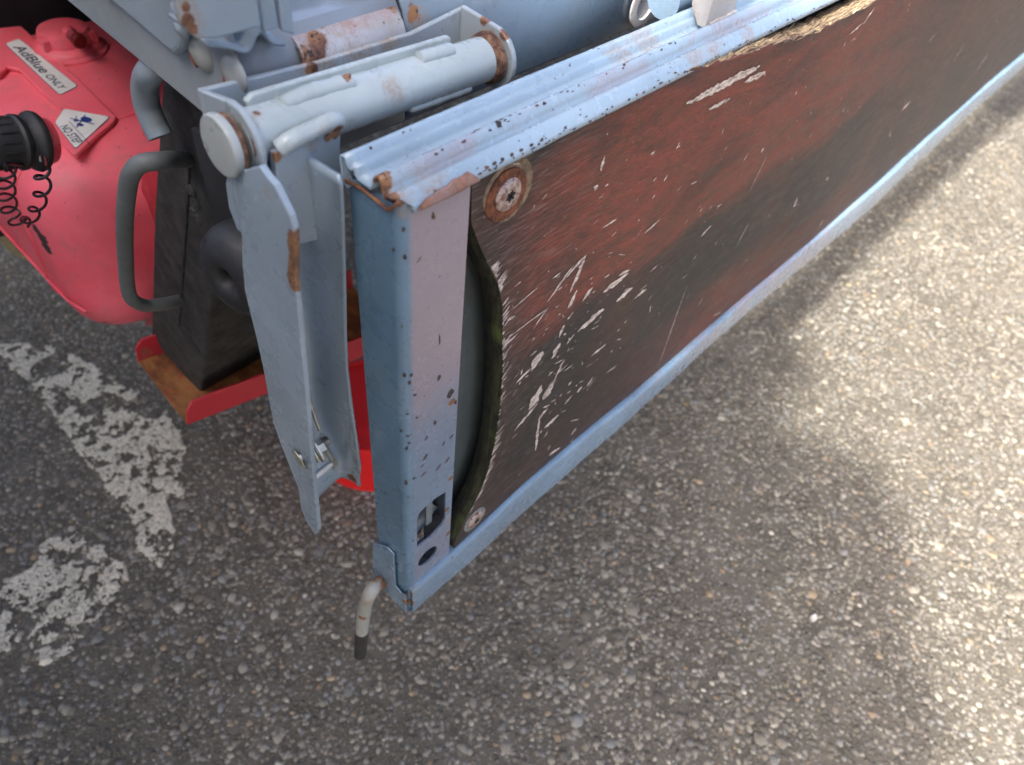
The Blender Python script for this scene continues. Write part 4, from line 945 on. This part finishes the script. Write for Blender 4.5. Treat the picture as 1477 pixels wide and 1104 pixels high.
# strap plate over the top with the stickers
zP = .6815
plate = [P(u, v, 'z', zP) for u, v in [(-60, 52), (-20, 42), (30, 37), (112, 112), (168, 168), (162, 177), (138, 196), (110, 222), (104, 221), (80, 198), (76, 188), (87, 158), (50, 122), (28, 100), (10, 96), (-2, 108), (-60, 90)]]
prism('strap_plate', plate, (0, 0, -.0045), m_tk.m, tank, bevel=.0014)
m_stk = simple('sticker_white', (.72, .71, .67), .45, 0, .06, 90, .05); m_ink = simple('sticker_ink', (.015, .03, .07), .5, 0, .1, 90, 0); m_ink2 = simple('sticker_blue', (.02, .05, .22), .5, 0, .1, 90, 0)
def quad_sticker(name, cs, z0, par):
    c = [P(u, v, 'z', z0) for u, v in cs]
    def rim(cc, f, zz):
        pts = []
        for i in range(4):
            a, b, d = cc[i-1], cc[i], cc[(i+1) % 4]
            pa_, pd_ = b+(a-b).normalized()*f, b+(d-b).normalized()*f
            for t in (0, .33, .67, 1): pts.append(pa_.lerp(b, t*.8).lerp(b.lerp(pd_, t), t)+Vector((0, 0, zz)))
        return pts
    ce = sum(c, Vector())/4
    inner = []
    for i in range(4):
        a, b, d = c[i-1], c[i], c[(i+1) % 4]; inner.append(b+((a-b).normalized()+(d-b).normalized())*.0006)
    prism(name+'_border', rim(c, .004, .0), (0, 0, .0003), m_ink, par, bevel=None)
    o = prism(name, rim(inner, .0035, .0003), (0, 0, .0003), m_stk, par, bevel=None)
    return c, o
def text(s, org, xd, ht, par, mat, z, width, shear=0):
    cu = bpy.data.curves.new('t', 'FONT'); cu.body = s; cu.size = 1; cu.shear = shear; cu.offset = .018
    to = bpy.data.objects.new('t', cu); COL.objects.link(to); bpy.context.view_layer.update()
    me = bpy.data.meshes.new_from_object(to.evaluated_get(bpy.context.evaluated_depsgraph_get())); bpy.data.objects.remove(to)
    xd = Vector(xd).normalized(); yd = Vector((0, 0, 1)).cross(xd)
    w_ = max(v.co.x for v in me.vertices); h_ = max(v.co.y for v in me.vertices)
    for v in me.vertices: v.co = Vector(org)+xd*(v.co.x/w_*width)+yd*(v.co.y/h_*ht)+Vector((0, 0, z-org[2]))
    return link('lettering', me, mat, par)
c, o1 = quad_sticker('tank_sticker', [(7, 64), (28, 56), (113, 125), (86, 138)], zP+.0002, tank)
o1['label'] = 'long white sticker reading AdBlue ONLY'
LL = (c[3]-c[0]).length; xd = (c[3]-c[0]).normalized(); WW = (c[1]-c[0]).length
yd = Vector((0, 0, 1)).cross(xd)
text('AdBlue', c[0]+xd*LL*.09+yd*WW*.22, xd, WW*.58, o1, m_ink, zP+.0009, LL*.53, .10)
text('ONLY', c[0]+xd*LL*.66+yd*WW*.25, xd, WW*.42, o1, m_ink, zP+.0009, LL*.27, .10)
c, o2 = quad_sticker('warning_sticker', [(79, 178), (92, 157), (160, 169), (109, 216)], zP+.0002, tank)
o2['label'] = 'white warning sticker with crossed out footprint and the words NO STEP'
c = [P(u, v, 'z', zP+.0005) for u, v in [(79, 182), (92, 158), (160, 169), (109, 216)]]
xd = (c[3]-c[0]).normalized(); yd = Vector((0, 0, 1)).cross(xd); LL = (c[3]-c[0]).length
text('NO STEP', c[0]+xd*LL*.08+yd*.003, xd, .0078, o2, m_ink, zP+.0009, LL*.74)
ctr = P(117, 177, 'z', zP)
z9 = zP+.0009; ES = 1.3
def blob(cx_, cy_, a, b, rot, mat=m_ink2, zo=0):
    pts = []
    for k in range(18):
        t = 2*math.pi*k/18; x_ = a*math.cos(t); y_ = b*math.sin(t); x2 = x_*math.cos(rot)-y_*math.sin(rot); y2 = x_*math.sin(rot)+y_*math.cos(rot)
        p = ctr+(xd*(cx_+x2)+yd*(cy_+y2))*ES; pts.append((p.x, p.y, z9+zo))
    return prism_me('emblem', pts, (0, 0, .0002))
def bar(x0, y0_, x1, y1_, w__, zo=.0001):
    a = ctr+(xd*x0+yd*y0_)*ES; b = ctr+(xd*x1+yd*y1_)*ES; d = (b-a).normalized(); s_ = Vector((-d.y, d.x, 0))*w__
    return prism_me('emblem', [(p.x, p.y, z9+zo) for p in (a-s_, b-s_, b+s_, a+s_)], (0, 0, .0002))
em = join_meshes('emblem', [blob(-.001, .0045, .0048, .0030, .4), blob(-.0035, -.002, .0022, .0018, .4), blob(.004, -.002, .003, .0016, .4), bar(-.0085, -.0045, .0085, .0065, .0006), bar(-.0075, .0062, .0065, -.0055, .0006), bar(-.009, .0005, -.004, -.0025, .0004)])
link('emblem', em, m_ink2, o2)
q_l = c[0]+yd*.0135
ln = join_meshes('rule', [prism_me('r', [(p.x, p.y, z9) for p in (q_l+xd*LL*.0, q_l+xd*LL*1.0, q_l+xd*LL*1.0+yd*.0005, q_l+yd*.0005)], (0, 0, .0002))]); link('rule_line', ln, m_ink, o2)

# round cap on the tank's top
ct0 = P(88, 36, 'z', .704); capc = Vector((ct0.x, ct0.y, .676))
cp_ = lathe('sender_cap', capc, (0, 0, 1), [(0, .040), (.003, .0395), (.005, .0355), (.007, .035), (.009, .033), (.011, .030), (.012, .0275), (.021, .0268), (.025, .0250), (.0268, .0215), (.0272, 0)], m_tk.m, tank, 56, sharp=35)
for k in range(3):
    a = R(205+k*120); q0 = capc+Vector((math.cos(a)*.028, math.sin(a)*.028, .010))
    box('cap_lug', (q0.x-.004, q0.y-.004, q0.z), (q0.x+.004, q0.y+.004, q0.z+.012), m_tk.m, tank, bevel=.0015)
br0 = P(98, 45, 'z', .706); br1 = P(124, 68, 'z', .702)
dB = (br1-br0).normalized()
lathe('breather_body', br0, dB, [(0, 0), (0, .0062), (.003, .0066), (.004, .0056), (.018, .0056), (.018, 0)], m_tk.m, tank, 28)
lathe('breather_knob', br0+dB*.018, dB, [(0, 0), (0, .0070), (.0015, .0076), (.0065, .0076), (.0075, .0070), (.0075, 0)], simple('dark_red_plastic', (.16, .012, .010), .4, 0, .2, 90, .1), tank, 28)
for k in range(4):
    p = br0+dB*(.008+k*.0024)
    lathe('breather_slot', p, dB, [(0, .0050), (0, .0059), (.0008, .0059), (.0008, .0050)], m_dark, tank, 24)
# black filler neck and cap on the side shoulder
fa = Vector((-.90, -.08, .30)).normalized(); f0 = P(55, 204, 'x', -.016)
lathe('filler_neck', f0-fa*.022, fa, [(.013, .0175), (.016, .0185), (.018, .0195), (.021, .0205), (.022, .0195)], m_tk.m, tank, 44)
lathe('filler_ring', f0-fa*.000, fa, [(0, .0), (0, .0232), (.003, .0240), (.006, .0230), (.008, .0205), (.012, .0195), (.014, .0)], m_black, tank, 44)
fc = lathe('filler_cap', f0+fa*.012, fa, [(0, .0), (0, .0195), (.002, .0215), (.005, .0218), (.0065, .0205), (.008, .0200), (.024, .0188), (.028, .0170), (.029, .0150), (.027, .0135), (.027, 0)], m_black, tank, 44)
for k in range(16):
    d_, u1, v1 = frame(fa); a = 2*math.pi*k/16; p = f0+fa*.021+(u1*math.cos(a)+v1*math.sin(a))*.0196
    tube('cap_rib', [p, p+fa*.013], .0009, m_black, fc, 6)
def coil(path, r, turns, n=150):
    """a springy zigzag: the coil is stretched nearly flat"""
    q = sm(path, 24); out = []; m_ = len(q)
    d_, u1, v1 = frame(q[1]-q[0])
    for k in range(n):
        t = k/(n-1); f = t*(m_-1); i = min(int(f), m_-2); p = q[i].lerp(q[i+1], f-i); tan = (q[i+1]-q[i]).normalized()
        u1 = (u1-tan*u1.dot(tan)).normalized(); v1 = tan.cross(u1)
        a = 2*math.pi*turns*t; out.append(p+(u1*math.cos(a)*r+v1*math.sin(a)*r*.8)-tan*0)
    return out
xC = -.046
pa = [P(60, 244, 'x', xC), P(62, 268, 'x', xC), P(56, 292, 'x', xC), P(46, 312, 'x', xC), P(33, 323, 'x', xC)]
pb_ = [P(8, 244, 'x', xC-.008), P(8, 262, 'x', xC-.006), P(10, 285, 'x', xC-.004), P(16, 308, 'x', xC-.002), P(30, 324, 'x', xC)]
tube('cap_tether', coil(pa, .0052, 4.2), .0011, m_cable, tank, 8)
tube('cap_tether', coil(pb_, .0068, 5.2), .0011, m_cable, tank, 8)
tube('tether_clip', sm([f0+fa*.004+Vector((0, -.008, -.018)), P(60, 226, 'x', xC+.004), P(61, 246, 'x', xC)], 5), .0016, m_cable, tank, 8)
tube('tether_clip', sm([f0+fa*.016+Vector((0, -.006, -.018)), P(10, 236, 'x', xC-.006), P(9, 246, 'x', xC-.008)], 5), .0016, m_cable, tank, 8)
# yellowish hose under the tank's left edge
hs_ = empty('yellow_hose', tuple(P(5, 340, 'x', -.02)), 'yellowish plastic hose curving out from under the red tank at the left edge', 'hose')
tube('hose', sm([P(-30, 270, 'x', -.02), P(-8, 300, 'x', -.015), P(2, 330, 'x', -.005), P(18, 355, 'x', .01), P(45, 368, 'x', .03), P(70, 372, 'x', .06)], 6), .0095, simple('yellow_plastic', (.42, .37, .20), .45, 0, .2, 60, .1), hs_, 18)

# ================================================================== TRUCK CAB (unseen, left of the view; put in to shade the road)
cab = empty('truck_cab', (-1.5, .95, .45), 'white truck cab out of view left of the open gate, placed to shade the road', 'truck cab')
m_cab = paint('cab_paint', (.72, .74, .74), .35, grime=.1)  # white so the cab bounces fill onto the steel
cs = [(-.72, .50), (-.72, 2.00), (-.80, 2.10), (-2.0, 2.10), (-2.25, 1.55), (-2.40, 1.35), (-2.42, .50)]
prism('cab_shell', [(x_, -.07, z_) for x_, z_ in cs], (0, 2.05, 0), m_cab, cab, bevel=.05)
m_glass = simple('dark_glass', (.02, .025, .03), .05, 0, .1, 20, 0)
prism('side_window', [(-.95, -.074, 1.50), (-.95, -.074, 1.98), (-1.85, -.074, 1.98), (-2.05, -.074, 1.50)], (0, .006, 0), m_glass, cab, bevel=.002)
prism('door', [(-.86, -.078, .70), (-.86, -.078, 1.46), (-2.08, -.078, 1.46), (-2.12, -.078, 1.2), (-1.9, -.078, .70)], (0, .012, 0), m_cab, cab, bevel=.004)
box('door_handle', (-1.08, -.105, 1.30), (-.92, -.0785, 1.335), m_black, cab, bevel=.008)
lathe('front_wheel', (-1.95, .06, .39), (0, 1, 0), [(0, .0), (0, .20), (-.02, .22), (-.03, .36), (.0, .39), (.18, .39), (.2, .36), (.2, 0)], m_black, cab, 48)
prism('cab_mount', [(-2.3, .5, .45), (-.8, .5, .45), (-.8, 1.5, .45), (-2.3, 1.5, .45)], (0, 0, .049), m_dark, cab, bevel=None)

cab.location.x -= .04; cab.location.y -= .12  # pushed outward so its shadow meets the person's

# ================================================================== PHOTOGRAPHER (behind the camera; throws the rounded shadow)
FWD = Vector((-BACK.x, -BACK.y, 0)).normalized(); SIDE = Vector((FWD.y, -FWD.x, 0))
def body(name, joints, edges, root, mat, parent, levels=2):
    me = mesh(name, [j[0] for j in joints], []); me = bpy.data.meshes.new(name)
    me.from_pydata([tuple(Vector(j[0])-wloc(parent)) for j in joints], edges, [])
    o = bpy.data.objects.new(name, me); COL.objects.link(o); o.parent = parent
    sk = o.modifiers.new('skin', 'SKIN')
    for i, j in enumerate(joints):
        r = j[1]; me.skin_vertices[0].data[i].radius = r if hasattr(r, '__len__') else (r, r)
        me.skin_vertices[0].data[i].use_root = (i == root)
    sb = o.modifiers.new('sub', 'SUBSURF'); sb.levels = 1; sb.render_levels = levels
    me.materials.append(mat); return o
hip = Vector((-.50, -.29, .92))
man = empty('person', (hip.x, hip.y, 0), 'standing person in long light grey coat and grey trousers holding a phone over the gate', 'person')
m_jacket = simple('light_coat', (.55, .54, .51), .8, 0, .2, 30, .3); m_trs = simple('grey_trousers', (.08, .08, .085), .85, 0, .2, 30, .3)  # coat made pale to bounce fill, and wide to broaden the shadow
m_skin = simple('skin', (.50, .30, .21), .5, 0, .08, 60, .08); m_hair = simple('dark_hair', (.02, .015, .012), .6, 0, .3, 200, .5); m_shoe = simple('dark_shoe', (.03, .03, .03), .5, 0, .2, 60, .2)
def W(f, s, z): return Vector((hip.x, hip.y, 0))+FWD*f+SIDE*s+Vector((0, 0, z))
sh = .17
body('clothed_body', [(W(-.02, 0, .70), (.235, .17)), (W(-.02, 0, .84), (.235, .17)), (W(-.01, 0, .98), (.225, .17)), (W(.01, 0, 1.10), (.225, .17)), (W(.05, 0, 1.22), (.215, .16)), (W(.10, 0, 1.33), (.18, .14)), (W(.14, 0, 1.41), (.075, .075)),
     (W(.09, .23, 1.31), .09), (W(.07, .36, 1.10), .075), (W(.29, .11, 1.085), .038),
     (W(.09, -.22, 1.31), .085), (W(.07, -.33, 1.12), .07), (W(.29, -.11, 1.085), .038)],
     [(0, 1), (1, 2), (2, 3), (3, 4), (4, 5), (5, 6), (5, 7), (7, 8), (8, 9), (5, 10), (10, 11), (11, 12)], 0, m_jacket, man)
body('trousers', [(W(-.02, 0, .93), (.15, .12)), (W(0, .095, .84), .09), (W(.03, .11, .48), .062), (W(-.01, .12, .10), .05), (W(0, -.095, .84), .09), (W(.03, -.11, .48), .062), (W(-.01, -.12, .10), .05)],
     [(0, 1), (1, 2), (2, 3), (0, 4), (4, 5), (5, 6)], 0, m_trs, man)
for s_ in (-1, 1):
    body('shoe', [(W(-.06, s_*.12, .05), .042), (W(.05, s_*.125, .042), .045), (W(.16, s_*.13, .035), .035)], [(0, 1), (1, 2)], 1, m_shoe, man, 2)
head = body('head', [(W(0.135, 0, 1.380), .052), (W(0.175, 0, 1.450), .052), (W(0.200, 0, 1.510), (.075, .085)), (W(0.210, 0, 1.590), (.082, .098)), (W(0.275, 0, 1.470), .032), (W(0.300, 0, 1.525), .014)],
     [(0, 1), (1, 2), (2, 3), (2, 4), (2, 5)], 1, m_skin, man)
for s_ in (-1, 1):
    lathe('eye', W(0.283, s_*.032, 1.550), FWD, [(0, 0), (0, .012), (.005, .010), (.008, .005), (.009, 0)], m_shoe, man, 16)
    lathe('ear', W(0.200, s_*.083, 1.535), SIDE*s_, [(0, .024), (.006, .026), (.010, .018), (.011, 0)], m_skin, man, 18)
lathe('mouth', W(0.295, 0, 1.475), FWD, [(0, .018), (.003, .014), (.004, 0)], m_rustplate, man, 16)
hm = lathe_me('hair', W(0.190, 0, 1.585), (FWD*-.25+Vector((0, 0, 1))), [(-.02, .098), (.0, .103), (.03, .100), (.06, .078), (.08, .045), (.088, 0)], 40); link('hair', hm, m_hair, man, smooth=80)
bag = empty('shadow_bag', tuple(W(.0, .33, .76)), 'black padded bag out of view at the right hip of the person, added to widen the shadow', 'bag')
def wb(f, s_, z): return W(f, s_, z)
prism('bag_body', [wb(-.10, .235, .76), wb(.14, .235, .76), wb(.14, .40, .76), wb(-.10, .40, .76)], (0, 0, .28), m_shoe, bag, bevel=.03)  # unseen bag, added only to widen the person's shadow on the road
prism('bag_flap', [wb(-.105, .40, .90), wb(.145, .40, .90), wb(.145, .41, .90), wb(-.105, .41, .90)], (0, 0, .12), m_shoe, bag, bevel=.004)
tube('strap', sm([wb(.02, .30, 1.03), wb(.05, .24, 1.20), wb(.13, .10, 1.42), wb(.06, -.02, 1.44), wb(-.06, .12, 1.30), wb(-.10, .26, 1.10), wb(-.06, .30, 1.03)], 6), .012, m_shoe, bag, 8)
# phone: lies just behind the lens, hands hold its two ends
VD = -BACK; ph = CAM+BACK*.014
pc = ph+RIGHT*.055-UP*.018
hx_, hy_, hz_ = .073, .035, .004
corn = [pc+RIGHT*sx_*hx_+UP*sy_*hy_-VD*hz_ for sx_, sy_ in ((-1, -1), (1, -1), (1, 1), (-1, 1))]
phone = link('phone', prism_me('phone', corn, VD*.008), simple('phone_shell', (.02, .02, .022), .3, 0, .1, 90, 0), None, bevel=.003)
tag(phone, 'slim black phone held level in both hands of the photographer', 'phone')
for s_ in (-1, 1):
    wr_ = W(.29, s_*.11, 1.085); edge = pc+RIGHT*s_*(hx_+.006)
    palm = edge.lerp(wr_, .30)+BACK*.02
    J = [(wr_, (.026, .020)), (palm, (.036, .018))]; E_ = [(0, 1)]
    body('hand', [(wr_, .024), (wr_.lerp(palm, .6), (.030, .018)), (palm, (.034, .016))], [(0, 1), (1, 2)], 1, m_skin, man, 2)
    for q, off in enumerate((-.027, -.009, .009, .026)):
        k0 = palm+UP*off*.9; k1 = edge+UP*off+RIGHT*s_*.006+VD*.002*0; k2 = edge+UP*off*.9-RIGHT*s_*.012+BACK*.012; k3 = edge+UP*off*.85-RIGHT*s_*(.022+.004*(q % 2))+BACK*.010
        body('finger', [(k0, .010), (k1+BACK*.012, .009), (k2, .0082), (k3, .0072)], [(0, 1), (1, 2), (2, 3)], 0, m_skin, man, 1)
    body('thumb', [(palm-UP*.03, .012), (edge-UP*.042+BACK*.018, .010), (edge-UP*.030-RIGHT*s_*.022+BACK*.016, .009)], [(0, 1), (1, 2)], 0, m_skin, man, 1)
